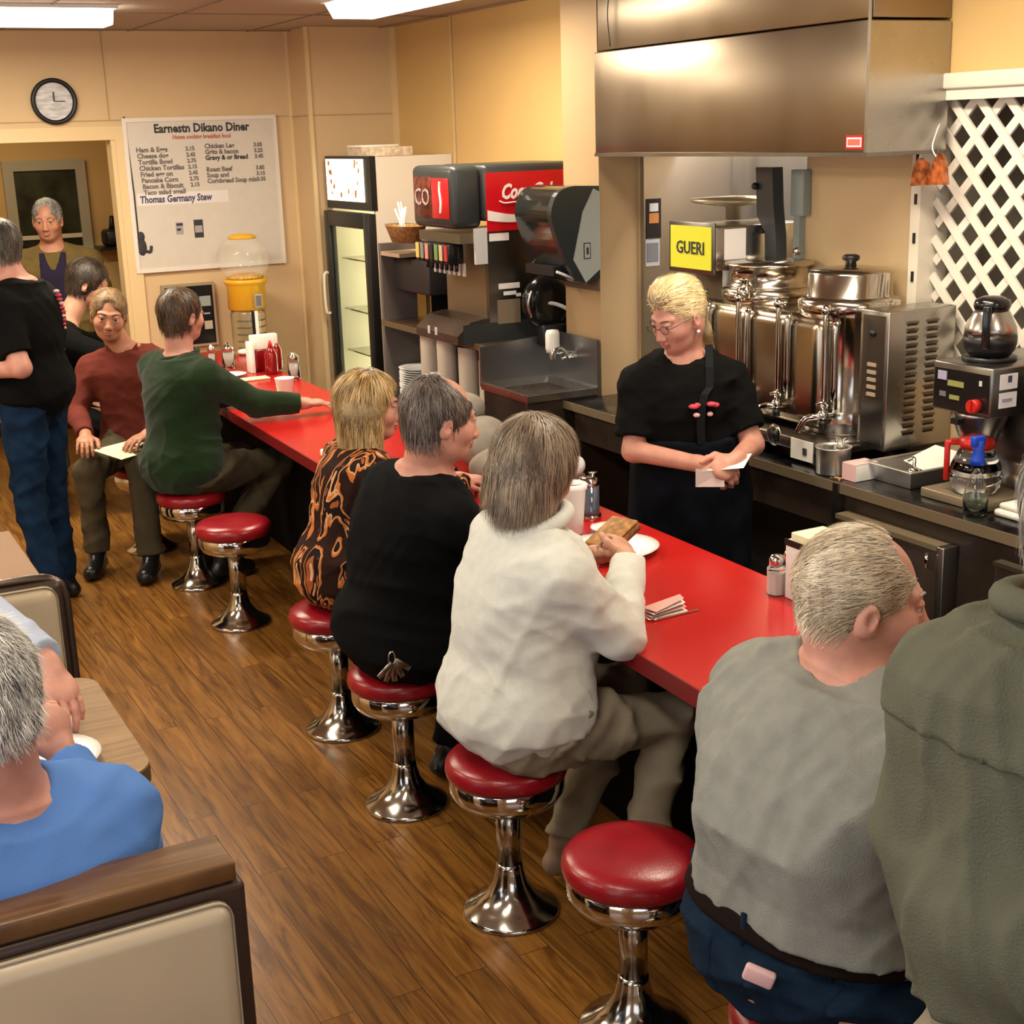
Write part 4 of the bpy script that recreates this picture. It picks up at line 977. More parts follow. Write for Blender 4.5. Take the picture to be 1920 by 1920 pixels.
m = MB(); m.box(.47, .49, 3.4, 5.1, 0, .83, M_['black']); m.box(.42, .5, 4.0, 4.9, .2, .25, M_['black']); m.box(.02, .5, 5.08, 5.1, .0, .84, db); m.build('frame', c)  # first box: black sheet added to stand for the shade under the worktop

# ------------------------------------------------------------------ coffee urns and things on the back counter
ch = M_['chrome']; co = M_['chrome_old']; stb = mat('urn_steel', (.55, .50, .43), .17, 1., var=.04, scale=3, stretch=(1, 1, .2), rvar=.04)
u = thing('coffee_urn', 'twin stainless coffee urn with chrome faucets and a louvred side cabinet', 'coffee urn', (3.33, 3.6, .86))
for k, (y, nm) in enumerate(((.15, 'near'), (.60, 'far'))):
    m = MB(); mt = Matrix.Translation((0, y, 0))
    m.lathe([(.165, .085), (.168, .09), (.168, .17), (.165, .175), (.165, .49), (.172, .50), (.178, .515), (.178, .54), (.16, .552), (.15, .555)], stb, 48, mt); m.build('tank', u)
    l_ = MB().lathe([(.152, .540), (.155, .552), (.146, .558), (.146, .632), (.138, .642), (.06, .652), (0, .654)] if k == 0 else [(.158, .545), (.158, .56), (.148, .565), (.148, .625), (.168, .63), (.166, .64), (0, .645)], stb, 48, mt).build('lid', u)
    if k == 0: MB().lathe([(.02, .652), (.018, .668), (.03, .676), (.03, .688), (.02, .693), (0, .693)], M_['black'], 20, mt).build('lid_knob', l_)
    else: MB().lathe([(.012, .585), (.035, .60), (.03, .63), (.012, .65), (.02, .655), (.03, .665), (0, .668)], co, 20, Matrix.Translation((-.17, y-.08, -.07))).build('vent_cap', l_)
m = MB(); m.box(-.20, .15, .06, .84, .10, .50, mat('urn_body', (.42, .35, .26), .22, 1., var=.05, scale=3), .05, seg=4); m.build('body', u)
m = MB(); m.box(-.27, .16, -.06, .9, .045, .085, sd, .003); m.box(-.25, -.2, .0, .04, 0, .045, sd); m.box(-.25, -.2, .8, .84, 0, .045, sd); m.box(.1, .14, .0, .04, 0, .045, sd); m.box(.1, .14, .8, .84, 0, .045, sd); m.build('base', u)
bx = MB(); bx.box(-.13, .165, -.19, -.055, .07, .535, M_['steel'], .003); bx = bx.build('side_cabinet', u)
for c_ in range(2):
    m = MB()
    for i in range(16):
        x, z = -.055+c_*.09, .12+i*.0245
        m.prism([(-.19, z), (-.198, z+.008), (-.19, z+.012)], x, x+.05, M_['steel_hood'], 'x')
        m.box(x+.003, x+.047, -.1915, -.1895, z-.004, z, M_['black'])
    m.build('louvres', bx)
m = MB(); m.box(-.133, -.13, -.175, -.07, .09, .52, sd); m.ball((-.134, -.12, .46), .012, M_['black']); m.build('control_strip', bx)
m = MB()
for i in range(5): m.box(-.137, -.132, -.14, -.10, .25+i*.025, .262+i*.025, M_['tan_board'])
m.build('marks', bx)
# sight glasses and faucets on the customers' side
for k, y in enumerate((.02, .27, .50, .74)):
    fc = MB(); x = -.215
    fc.tube([(x, y, .16+.0), (x, y, .30), (x, y, .50), (x+.005, y, .53), (x+.03, y, .53)], .011, ch, 10, 3)
    fc.tube([(x, y-.05, .20), (x, y-.05, .46), (x+.012, y-.05, .49)], .012, co, 10, 3)
    fc.ball((x, y, .53), .019, ch); fc = fc.build('sight_glass', u)
    m = MB(); m.tube([(-.19, y-.02, .17), (-.25, y-.02, .175), (-.285, y+.01, .165), (-.30, y+.03, .12)], .011, ch, 10); m.ball((-.235, y-.02, .178), .019, ch); m.cyl((-.235, y-.02, .18), (-.235, y-.02, .215), .008, ch); m.tube([(-.235, y-.045, .21), (-.235, y-.02, .218), (-.235, y+.01, .21)], .007, ch); m.cyl((-.235, y-.02, .16), (-.235, y-.02, .135), .014, M_['black']); m.build('faucet', fc)
m = MB(); mt = Matrix.Translation((-.255, .22, .075)) @ Matrix.Rotation(-PI/2, 4, 'Y'); m.lathe([(0, 0), (.036, 0), (.04, .012), (.034, .016), (0, .016)], co, 24, mt); m.lathe([(0, .0165), (.028, .0165), (0, .018)], M_['black'], 20, mt); m.build('gauge', u)
m = MB(); m.box(-.276, -.272, .0, .115, .015, .085, M_['paper']); m.box(-.278, -.2755, .03, .05, .035, .06, M_['ink']); m.build('card', u)
m = MB(); m.box(-.196, -.19, .5, .58, .12, .16, M_['brass']); m.build('name_plate', u)

b = thing('coffee_brewer', 'steel coffee brewer with a black control panel and red knob', 'coffee brewer', (3.10, 2.87, .861))
m = MB(); m.box(0, .38, 0, .235, .28, .43, sd, .006); m.build('head', b)
m = MB(); m.box(-.004, 0, .010, .225, .295, .41, M_['black_gloss']); m.build('control_panel', b)
m = MB(); m.tube([(-.006, .20-.02*0+.0, .0)], .001, ch) if 0 else None
mat('lilac', (.35, .32, .45), .5); mat('olive_ink', (.25, .26, .08), .5)
for y_, Y_, z_, Z_, k_ in ((.175, .21, .375, .402, 'lilac'), (.105, .17, .36, .377, 'olive_ink'), (.175, .20, .325, .34, 'ink_soft'), (.12, .16, .32, .333, 'olive_ink'), (.035, .045, .375, .39, 'light_plastic')): MB().box(-.006, -.004, y_, Y_, z_, Z_, MATS[k_]).build('panel_label', b)
MB().cyl((-.004, .05, .315), (-.03, .05, .315), .02, M_['red_plastic']).box(-.036, -.03, .045, .055, .30, .335, M_['red_plastic']).build('knob', b)
MB().box(.03, .10, -.003, 0, .365, .41, M_['logo_white']).box(.06, .075, -.0045, -.002, .385, .405, M_['ink_blue']).build('sticker', b); MB().box(.03, .10, -.003, 0, .31, .355, M_['logo_white']).box(.04, .08, -.0045, -.002, .328, .338, MT['lilac']).build('sticker', b)
m = MB(); m.box(.18, .38, .0, .235, .0, .28, sd); m.build('column', b)
m = MB(); m.box(-.02, .38, -.01, .245, .0, .03, mat('base_tan', (.30, .24, .16), .35, .5), .004); m.build('base', b)
MB().lathe([(.045, .16), (.05, .17), (.085, .265), (.085, .28)], M_['steel'], 28, Matrix.Translation((.10, .135, 0))).box(-.005, .03, .12, .15, .245, .262, M_['black']).build('brew_funnel', b)
MB().lathe([(.06, .43), (.08, .432), (.08, .442), (0, .444)], M_['black'], 28, Matrix.Translation((.12, .13, 0))).build('warmer_plate', b)
def carafe(name, lbl, loc, body, hot, rz=0):
    t = thing(name, lbl, 'coffee pot', loc, rz)
    MB().lathe([(.0, 0), (.06, 0), (.074, .02), (.078, .04), (.078, .058)], M_['black'] if body == 'steel' else M_['glass'], 36).build('base', t)
    MB().lathe([(.078, .058), (.074, .085), (.055, .125), (.045, .14)], M_['steel'] if body == 'steel' else M_['glass'], 36).build('bowl', t)
    MB().lathe([(.05, .136), (.055, .15), (.05, .165), (.03, .175), (.0, .178)], hot, 28).box(-.075, -.04, -.012, .012, .148, .16, hot).build('lid', t)
    MB().box(-.094, -.078, -.012, .012, .03, .155, hot, .004).box(-.09, -.045, -.012, .012, .142, .155, hot, .003).build('handle', t)
    return t
carafe('coffee_pot', 'steel and black coffee pot standing on top of the brewer', (3.22, 3.0, 1.306), 'steel', M_['black_gloss'], .6)
carafe('coffee_pot', 'glass coffee pot with a red handle under the brewer funnel', (3.17, 2.98, .893), 'glass', M_['red_plastic'], -.9)

t = thing('spray_bottle', 'clear bottle of pale liquid with a blue cap on the steel counter', 'bottle', (3.065, 2.875, .862))
MB().lathe([(.0, .0), (.033, .0), (.036, .01), (.036, .055), (.028, .085), (.016, .12), (.014, .155), (.013, .155), (.014, .12), (.026, .085), (.034, .055), (.034, .006), (0, .004)], M_['glass'], 28).build('bottle', t)
MB().lathe([(0, .006), (.033, .008), (.033, .05), (.03, .058), (0, .058)], M_['green_liquid'], 24).build('liquid', t)
MB().lathe([(.024, .15), (.02, .165), (.016, .19), (.014, .22), (.012, .222)], M_['blue_cap'], 20).box(-.026, .02, -.01, .01, .205, .235, M_['blue_cap'], .004).build('cap', t)
t = thing('folded_towel', 'folded white towel on the steel counter next to the blue-capped bottle', 'towel', (3.09, 2.66, .862))
MB().box(0, .18, 0, .17, 0, .022, M_['towel'], .01).box(.01, .17, .01, .16, .022, .04, M_['towel'], .009).build('folds', t)
t = thing('steam_tray', 'shallow steel pan with a napkin inside on the back counter', 'tray', (3.09, 3.17, .862))
m = MB(); m.add([(0, 0, .06), (.30, 0, .06), (.30, .2, .06), (0, .2, .06), (.02, .02, 0), (.28, .02, 0), (.28, .18, 0), (.02, .18, 0)], [(0, 1, 5, 4), (1, 2, 6, 5), (2, 3, 7, 6), (3, 0, 4, 7), (4, 5, 6, 7)], M_['pan_steel']); m.box(-.008, .308, -.008, .004, .055, .062, M_['pan_steel'], .002); m.box(-.008, .308, .196, .208, .055, .062, M_['pan_steel'], .002); m.box(-.008, .004, 0, .2, .055, .062, M_['pan_steel'], .002); m.box(.296, .308, 0, .2, .055, .062, M_['pan_steel'], .002); m.build('pan', t)
m = MB(); m.add([(.12, .02, .03), (.29, .0, .07), (.27, .17, .085), (.13, .17, .05)], [(0, 1, 2, 3)], M_['paper']); m.build('napkin', t)
MB().ball((.07, .06, .04), (.022, .018, .02), ch).tube([(.07, .06, .05), (.09, .08, .08), (.08, .1, .07)], .006, ch).build('small_cup', t)
t = thing('steel_pot', 'small round steel pot of utensils below the urn', 'pot', (3.06, 3.50, .862))
MB().lathe([(0, .002), (.056, .002), (.058, .085), (.062, .09), (.058, .091), (.055, .085), (.052, .006), (0, .006)], M_['pan_steel'], 32).build('pot', t)
MB().tube([(.03, 0, .05), (.05, .01, .10), (.065, .01, .105)], .004, ch).tube([(.02, .02, .05), (.04, .03, .105)], .004, ch).box(.02, .11, -.01, .01, .078, .082, M_['dark_brown']).build('utensils', t)
t = thing('card_box', 'small pink and white cardboard box at the edge of the steel counter', 'box', (3.03, 3.355, .862))
MB().box(0, .095, 0, .065, 0, .055, M_['paper'], .001).build('box', t); MB().box(.0, .095, .0, .065, .055, .057, M_['pink_paper']).box(-.001, 0, 0, .065, 0, .055, M_['pink_paper']).build('lid', t)
t = MB().box(3.01, 3.035, 3.41, 3.45, .862, .858, mat('cork', (.45, .25, .09), .7), .003).build('cork_block'); tagp(t, 'small tan block on the edge of the steel counter by the pink box', 'block')
t = thing('juice_jug', 'orange plastic jug at the right edge behind the coffee pot', 'jug', (3.38, 2.745, 1.312))
MB().lathe([(0, 0), (.05, 0), (.055, .02), (.05, .12), (.03, .16), (.025, .18), (0, .185)], M_['orange'], 28).build('jug', t); MB().lathe([(.028, .17), (.028, .2), (0, .2)], M_['red_plastic'], 20).build('cap', t)
t = thing('spice_jar', 'small clear jar beside the orange jug', 'jar', (3.30, 2.745, 1.312))
MB().lathe([(0, 0), (.028, 0), (.03, .05), (.018, .075), (.018, .09), (0, .09)], mat('milky', (.6, .5, .38), .2, trans=.5), 20).build('jar', t); MB().lathe([(.02, .085), (.02, .1), (0, .1)], M_['white_plastic'], 16).build('lid', t)
t = thing('equipment_box', 'low steel box right of the brewer carrying the orange jug', 'box', (3.22, 2.60, .861))
MB().box(.0, .25, 0, .2, 0, .43, sd, .004).box(-.01, .26, -.01, .21, .43, .448, mat('ledge_brown', (.16, .11, .07), .4)).build('body', t)

# yellow lit drink dispenser and the black bracket in the pass-through
t = thing('drink_dispenser', 'steel drink dispenser with a lit yellow sign behind the cook', 'drink dispenser', (3.2, 4.36, .861))
MB().box(0, .42, 0, .29, .60, .765, M_['steel'], .004).build('head', t)
MB().box(-.012, 0, -.004, .294, .585, .78, sd, .002).build('sign_frame', t)
MB().box(-.016, -.011, .012, .278, .602, .765, M_['sign_yellow']).build('lit_sign', t)
text('sign_letters', 'GUERI', .068, (-.018, .142, .68), FACE_MX, M_['ink'], t, .001, bold=.001)
MB().box(.04, .14, -.004, 0, .64, .755, M_['logo_white']).build('notice', t)
MB().box(.10, .42, .02, .27, .0, .60, mat('brown_body', (.09, .06, .03), .4), .004).build('body', t)
MB().box(-.02, .42, .0, .29, .0, .05, M_['black']).build('drip_tray', t)
MB().cyl((.05, .0, .60), (.05, .0, .53), .014, M_['light_plastic']).build('spout', t)
g_ = MB(); g_.tube([(.05, -.02, .55), (.06, -.075, .53), (.06, -.085, .46), (.05, -.03, .41), (.05, -.01, .40)], .008, M_['glass']); g_.tube([(.05, .0, .54), (.05, -.005, .42)], .013, M_['light_plastic'], 10, 1); o = g_.build('glass_handle', t)
MB().tube([(.1, .02, .585), (.12, -.09, .60)], .006, M_['black'], 8, 1).build('lever', t)
t = thing('round_tray_lid', 'tan round lid on a short post above the drink dispenser', 'lid', (3.46, 4.60, 1.632))
MB().lathe([(0, 0), (.03, 0), (.03, .05), (.16, .07), (.17, .075), (.17, .085), (0, .095)], mat('lid_tan', (.42, .34, .22), .35, .5), 36).build('lid', t)
t = thing('wall_bracket', 'tall black wall-mounted opener in the pass-through opening', 'bracket', (3.40, 4.22, 1.30))
MB().prism([(.02, .0), (.08, .0), (.09, .1), (.10, .3), (.15, .36), (.16, .54), (.06, .54), (.05, .40), (.03, .28), (.02, .1)], .0, .05, M_['dark_grey'], 'x').build('arm', t)
MB().ball((-.01, .15, .47), .014, M_['black']).tube([(.02, .13, .30), (.02, .22, .305)], .01, M_['black'], 8, 1).build('knob', t)
t = thing('switch_box', 'grey metal switch box beside the black wall bracket', 'switch box', (3.46, 4.17, 1.40))
MB().box(0, .04, 0, .075, .26, .43, mat('box_grey', (.27, .31, .29), .5), .004).build('cover', t); MB().box(.01, .04, .03, .065, 0, .26, MT['box_grey']).build('conduit', t); MB().ball((.0, .03, .13), .016, ch).build('gauge', t)
t = thing('knife_strip', 'narrow black strip with orange and white labels on the steel wall', 'notice strip', (3.42, 5.165, 1.41))
MB().box(0, .075, 0, .006, .12, .29, M_['black']).build('board', t); MB().box(.015, .06, -.002, 0, .235, .27, M_['light_plastic']).build('label_white', t); MB().box(.012, .062, -.002, 0, .185, .228, mat('label_orange', (.45, .17, .04), .5)).build('label_orange', t)
MB().box(-.005, .068, .0, .006, 0, .115, mat('label_grey', (.32, .31, .32), .6)).box(.0, .06, -.002, 0, .02, .10, mat('label_print', (.12, .12, .13), .6)).build('label_grey', t)
t = thing('spice_bags', 'small amber packets hanging from a string beside the lattice', 'packets', (3.40, 3.5, 1.79))
am = mat('amber', (.26, .07, .02), .2, var=.7, scale=30, coat=.6)
MB().prism([(-.035, 0), (.04, -.005), (.03, .06), (.01, .085), (-.02, .07)], -.012, .012, am, 'x').build('packet', t); MB().prism([(-.09, .0), (-.02, .0), (-.03, .07), (-.055, .10), (-.075, .075)], .012, .034, am, 'x').build('packet', t)
MB().tube([(0, .02, .07), (.005, .0, .13), (.07, .0, .20)], .0025, M_['logo_white'], 6).tube([(.02, -.05, .08), (.02, -.02, .12), (.07, .0, .20)], .0025, M_['logo_white'], 6).build('string', t)

# ------------------------------------------------------------------ red counter
cf = lambda y: 1.73+.029*(y-2.37); cb = lambda y: 2.374+.0135*(y-2.9)
c = thing('lunch_counter', 'long red laminate lunch counter running down the diner', 'counter', (0, 0, 0))
y0, y1 = .2, 8.34
m = MB(); P8 = [(cf(y0), y0), (cb(y0), y0), (cb(y1), y1), (cf(y1), y1)]
m.prism(P8, .722, .76, M_['red_laminate'], 'z'); o = m.build('counter_top', c)
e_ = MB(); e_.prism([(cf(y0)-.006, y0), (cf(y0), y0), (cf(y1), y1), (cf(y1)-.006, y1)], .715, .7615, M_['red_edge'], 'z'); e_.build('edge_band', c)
m = MB(); m.prism([(cf(y0)+.26, y0+.02), (cb(y0)-.03, y0+.02), (cb(y1)-.03, y1), (cf(y1)+.26, y1)], 0, .722, M_['counter_base'], 'z'); m.build('base', c)

# stools
def stool(loc, lbl, seat_tilt=0):
    t = thing('bar_stool', lbl, 'stool', loc, 0, 'red chrome pedestal stools along the counter')
    MB().lathe([(.128, 0), (.13, .006), (.124, .014), (.095, .03), (.066, .055), (.045, .09), (.036, .13), (.034, .145)], M_['chrome_old'], 48).build('base', t)
    MB().lathe([(.033, .14), (.033, .33)], M_['chrome_old'], 28).build('pole', t)
    MB().lathe([(.033, .315), (.055, .318), (.105, .325), (.137, .338), (.147, .355), (.150, .362), (.150, .398), (.146, .402)], ch, 56).build('seat_pan', t)
    MB().lathe([(.146, .40), (.155, .404), (.160, .418), (.158, .438), (.148, .45), (.12, .459), (.06, .464), (0, .465)], M_['red_vinyl'], 56).build('cushion', t)
    return t
ST = [(1.487, 1.70), (1.50, 2.335), (1.495, 2.925), (1.505, 3.63), (1.545, 4.27), (1.575, 5.535), (1.575, 6.18), (1.53, 6.89)]
LB = ['red stool under the grey-shirted man in jeans', 'empty red stool between the grey-shirted man and the woman in white fleece', 'red stool under the woman in white fleece', 'red stool under the man in the black sweater',
      'red stool under the woman in the orange patterned blouse', 'empty red stool in the middle of the row with its whole base in view', 'red stool under the man in the green sweater', 'farthest red stool, under the man in the maroon shirt']
s0 = stool((*ST[0], 0), LB[0])
for p_, l_ in list(zip(ST, LB))[1:]: dup(s0, (*p_, 0), 0, l_)

# ------------------------------------------------------------------ things on the red counter
ZC = .7602
def cup(loc, lbl, h=.10, r=.042, grp=None, name='foam_cup'):
    o = MB().lathe([(.0, .002), (r*.68, .002), (r*.72, .004), (r*.97, h-.004), (r*1.03, h), (r*.95, h), (r*.9, h-.006), (r*.66, .01), (0, .01)], M_['foam'], 32).build(name, loc=loc); return tagp(o, lbl, 'cup', grp)
cup((2.16, 6.47, ZC), 'white foam cup near the hand of the man in green', .112, .048)
t = thing('foam_cup', 'tall white foam cup of coffee by the woman in white fleece', 'cup', (2.135, 3.66, ZC))
MB().lathe([(0, .002), (.032, .002), (.034, .006), (.045, .145), (.05, .15), (.05, .165), (.044, .168), (.042, .15), (.03, .01), (0, .01)], M_['foam'], 36).build('cup', t)
MB().lathe([(0, .148), (.0415, .149)], mat('coffee', (.09, .035, .015), .15), 28).build('coffee', t)
def pourer(loc, lbl, rz=0, h=.15, b=.036):
    t = thing('sugar_pourer', lbl, 'sugar pourer', loc, rz)
    MB().lathe([(0, 0), (b, 0), (b, .005), (b*.86, h*.72), (b*.84, h*.75), (b*.8, h*.75), (b*.82, h*.7), (b*.94, .006), (0, .006)], M_['glass'], 24).build('jar', t)
    MB().lathe([(0, .007), (b*.92, .008), (b*.8, h*.6), (0, h*.62)], mat('sugar', (.85, .84, .8), .9), 20).build('sugar', t)
    MB().lathe([(b*.88, h*.73), (b*.9, h*.78), (b*.78, h*.86), (b*.3, h*.93), (b*.25, h)], ch, 24).build('cap', t); return t
pourer((2.40, 7.02, ZC), 'white sugar pourer with a chrome cap right of the ketchup bottles', 0, .15, .034)
pourer((2.22, 7.60, ZC), 'far sugar pourer with a wide white jar beside the man in green', 0, .15, .038)
pourer((2.13, 7.62, ZC), 'narrow far salt pourer left of the wide sugar jar', 0, .15, .024)
t = thing('glass_shaker', 'glass and chrome sugar shaker beside the tall foam cup', 'sugar shaker', (2.275, 3.79, ZC))
MB().lathe([(0, 0), (.042, 0), (.042, .016)], ch, 28).lathe([(.04, .016), (.036, .03), (.036, .118)], mat('shaker_glass', (.16, .2, .27), .08, .6), 28).build('jar', t)
MB().lathe([(.037, .116), (.037, .124), (.028, .138), (.012, .142), (0, .143)], ch, 28).build('cap', t); MB().lathe([(.013, 0), (.013, .022), (.016, .024), (0, .025)], co, 16, Matrix.Translation((.018, 0, .13))).build('pour_spout', t)
t = thing('tissue_holder', 'white tissues in a holder behind the glass shaker', 'napkin holder', (2.33, 4.01, ZC))
MB().box(-.04, .05, -.03, .03, 0, .10, M_['brown_strip'], .004).build('holder', t); MB().ball((0, .0, .14), (.04, .028, .045), M_['foam']).ball((.03, -.005, .125), (.03, .028, .035), M_['foam']).ball((-.025, .01, .11), (.028, .028, .03), M_['foam']).build('tissues', t)
for k, (x, y, b_, nm, lb) in enumerate(((2.30, 2.845, .026, 'salt_shaker', 'glass salt shaker with a steel cap left of the napkin holder'), (2.36, 2.86, .024, 'pepper_shaker', 'pepper shaker half hidden between the salt and the napkin holder'))):
    t = thing(nm, lb, 'shaker', (x, y, ZC))
    MB().lathe([(0, 0), (b_, 0), (b_, .075), (b_*.7, .085)], M_['glass'], 8, smooth=False).build('jar', t)
    MB().lathe([(0, .003), (b_*.9, .003), (b_*.9, .062), (0, .064)], MT['sugar'] if k == 0 else M_['dark_brown'], 8, smooth=False).build('contents', t)
    MB().lathe([(b_*.78, .082), (b_*.82, .10), (b_*.6, .112), (0, .114)], ch, 20).build('cap', t)
t = thing('napkin_dispenser', 'white napkin dispenser on the counter behind the grey-haired head', 'napkin dispenser', (2.30, 2.70, ZC))
MB().box(0, .13, 0, .11, 0, .165, M_['white_plastic'], .004).box(-.003, .0, .0, .11, .15, .168, M_['black']).build('case', t); MB().box(.01, .12, .01, .1, .165, .185, M_['paper_yellow'], .003).build('napkins', t)
# plates and food near the woman in white
def fplate(loc, lbl, sc=1., rz=0): 
    o = MB().lathe(plate(sc), M_['foam'], 36, squash=.9).build('foam_plate', loc=loc, rot=(0, 0, rz)); return tagp(o, lbl, 'plate')
fplate((2.12, 3.42, ZC), 'oval white plate under the sandwich of the woman in white', 1.35)
fplate((2.24, 3.60, ZC), 'small white saucer beyond the tall foam cup', .55)
t = thing('sandwich', 'dark grilled sandwich held in the hands of the woman in white', 'food', (1.98, 3.17, .895))
m = MB(); crust = mat('crust', (.16, .06, .015), .7, var=.6, scale=60, bump=.4); m.box(-.075, .075, -.05, .05, -.012, .012, crust, .01, Matrix.Rotation(.35, 4, 'Z') @ Matrix.Rotation(-.35, 4, 'Y')); m.build('bread', t)
MB().box(-.07, .07, -.045, .045, .012, .022, mat('filling', (.34, .16, .04), .6, var=.4, scale=50), .004, Matrix.Rotation(.35, 4, 'Z') @ Matrix.Rotation(-.35, 4, 'Y')).build('filling', t)
t = thing('used_napkins', 'crumpled red-tinted napkins and cutlery lying on the red counter', 'napkins', (1.955, 2.87, ZC))
m = MB(); nk = mat('napkin_pink', (.62, .36, .33), .8)
for i in range(4): m.add([(-.09+i*.01, -.03, .004+i*.006), (.08, -.02+i*.008, .003+i*.010), (.085, .02+i*.006, .004+i*.011), (-.08, .03, .004+i*.007)], [(0, 1, 2, 3)], nk if i % 2 else M_['paper'])
m.build('napkins', t); MB().tube([(-.08, -.04, .004), (.03, -.035, .004), (.12, -.03, .003)], .0028, ch, 6).build('fork', t)
t.scale = (.75, .75, 1)
fplate((2.13, 7.30, ZC), 'white plate at the far end of the counter by the menu', .8)
o = MB().box(2.12, 2.30, 7.12, 7.2, ZC, ZC+.01, M_['paper_yellow'], .003).build('menu_card'); tagp(o, 'folded cream menu lying across the far red counter', 'menu')
o = MB().add([(1.98, 6.4, ZC+.002), (2.10, 6.45, ZC+.002), (2.13, 6.85, ZC+.002), (2.0, 6.8, ZC+.002)], [(0, 1, 2, 3)], M_['paper_yellow']).build('order_slip'); tagp(o, 'cream paper sheet on the counter in front of the man in green', 'paper')
o = MB().box(1.86, 2.0, 5.05, 5.2, ZC, ZC+.03, M_['paper'], .008).build('wrapped_roll'); tagp(o, 'small white paper parcel on the counter left of the blonde woman', 'parcel')
for k, (x, y, cl, lb) in enumerate(((2.36, 7.27, 'ketchup', 'red ketchup bottle behind the napkin stand on the far counter'), (2.44, 7.42, 'ketchup', 'second red ketchup bottle, farther back by the napkin stand'))):
    t = thing('ketchup_bottle', lb, 'bottle', (x, y, ZC)); MB().lathe([(0, 0), (.034, 0), (.036, .02), (.034, .11), (.02, .14), (.012, .15)], M_[cl], 24).build('bottle', t); MB().lathe([(.014, .148), (.01, .17), (.004, .185), (0, .186)], M_['red_plastic'], 16).build('nozzle', t)
t = thing('napkin_stand', 'upright white napkin stand with red front on the far counter', 'napkin holder', (2.30, 7.40, ZC))
MB().box(.0, .15, 0, .06, 0, .12, M_['ketchup'], .004).box(-.03, -.004, -.05, .03, 0, .17, M_['paper'], .004).build('stand', t); MB().box(.0, .15, .005, .055, .12, .20, M_['paper'], .004).build('napkins', t)
o = MB().ball((2.46, 8.05, ZC+.02), (.05, .035, .02), M_['foam']).build('tissue_ball'); tagp(o, 'crumpled tissue at the foot of the gumball machine on the far counter', 'tissue')
o = MB().box(2.46, 2.53, 7.62, 7.9, ZC, ZC+.002, M_['paper']).build('paper_sheet'); tagp(o, 'thin strip of paper near the far back edge of the counter', 'paper')

# grey rolled bundles heaped on the back edge of the counter
for k, (x, y, z, r, lb) in enumerate(((2.25, 4.30, .835, (.11, .16, .075), 'grey rolled bundle lying on the counter nearest the white-fleece woman'), (2.33, 4.66, .855, (.11, .18, .095), 'middle grey rolled bundle on the counter behind the black-sweater man'), (2.38, 5.02, .84, (.10, .15, .08), 'farthest grey rolled bundle on the counter'), (2.34, 4.85, .955, (.09, .14, .06), 'grey rolled bundle on top of the heap on the counter'))):
    vs, fs = sdf_mesh([('u', 0, isect(disp(ellip((x, y, z), r, rotm(28*(-1)**k)), cloth_noise(40+k, .008, 16)), plane((0, 0, -1), (0, 0, ZC+.001))))], .009, .009); np_obj('cloth_bundle', vs, fs, [M_['grey_cloth']], None, None, label=lb, cat='bundle')

# ------------------------------------------------------------------ far wall: menu board, clock, mirror, gumball machine, coat shelf
bd = thing('menu_board', 'large white menu board with printed prices on the back wall', 'menu board', (1.937, WY, 1.272))
tilt = 0
MB().box(0, .90, -.02, 0, 0, .858, M_['board_white']).build('board', bd)
m = MB(); fr = M_['board_frame']
m.box(-.01, .91, -.026, 0, -.012, .012, fr); m.box(-.01, .91, -.026, 0, .848, .870, fr); m.box(-.012, .012, -.026, 0, 0, .858, fr); m.box(.89, .912, -.026, 0, 0, .858, fr); m.build('frame', bd)
D_ = -.0215
def tx(b_, s_, x, z, m_, al='LEFT', sx=1., bold=.0012, nm='lettering', sh=0.): return text(nm, b_, s_, (x, D_, z), FACE_MY, m_, bd, .0004, al, sx=sx, bold=bold, shear=sh)
tx('Earnestn Dikano Diner', .068, .455, .806, M_['ink'], 'CENTER', .9, .0022, 'title')
tx('Home cooking breakfast food', .034, .45, .757, M_['ink_red'], 'CENTER', .85, nm='subtitle')
left = ['Ham & Eggs', 'Cheese dog', 'Tortilla Bowl', 'Chicken Tortillas', 'Fried egg on', 'Pancake Corn', 'Bacon & Biscuit', 'Taco salad small']
for i, s_ in enumerate(left):
    tx(s_, .038, .055+i*.003, .69-i*.0345, M_['ink_soft'], bold=.0014, nm='menu_item')
    if i < 7: tx('2.%d5' % ((i*3) % 9+1), .032, .345+i*.002, .69-i*.0345, M_['ink_soft'], bold=.0014, nm='price')
rightc = [(0, 'Chicken Leg'), (1, 'Grits & bacon'), (2, 'Gravy & or Bread'), (4, 'Roast Beef'), (5, 'Soup and'), (6, 'Cornbread Soup mix')]
for i, s_ in rightc:
    tx(s_, .038, .46, .70-i*.0335, M_['ink_soft'] if i != 2 else M_['ink'], bold=.0014, nm='menu_item', sx=.95)
    tx('3.%d5' % ((i*2) % 9), .032, .76+i*.001, .70-i*.0335, M_['ink_soft'], bold=.0014, nm='price')
MB().box(.035, .58, -.0212, -.02, .375, .445, mat('strip_white', (.66, .63, .62), .5)).build('strip', bd)
tx('Thomas Germany Stew', .056, .05, .408, M_['ink_blue'], sx=.8, bold=.002, nm='banner', sh=.1)
m = MB(); m.box(.245, .29, D_, -.02, .20, .27, M_['label_grey'] if 'label_grey' in M_ else MT['label_grey']); m.box(.25, .288, D_-.001, D_, .25, .265, M_['ink']); m.box(.25, .275, D_-.001, D_, .222, .235, M_['ink']); m.build('card', bd)
m = MB(); m.box(.355, .41, D_, -.02, .175, .28, M_['ink']); m.box(.36, .405, D_-.001, D_, .205, .245, MT['label_grey']); m.build('card', bd)
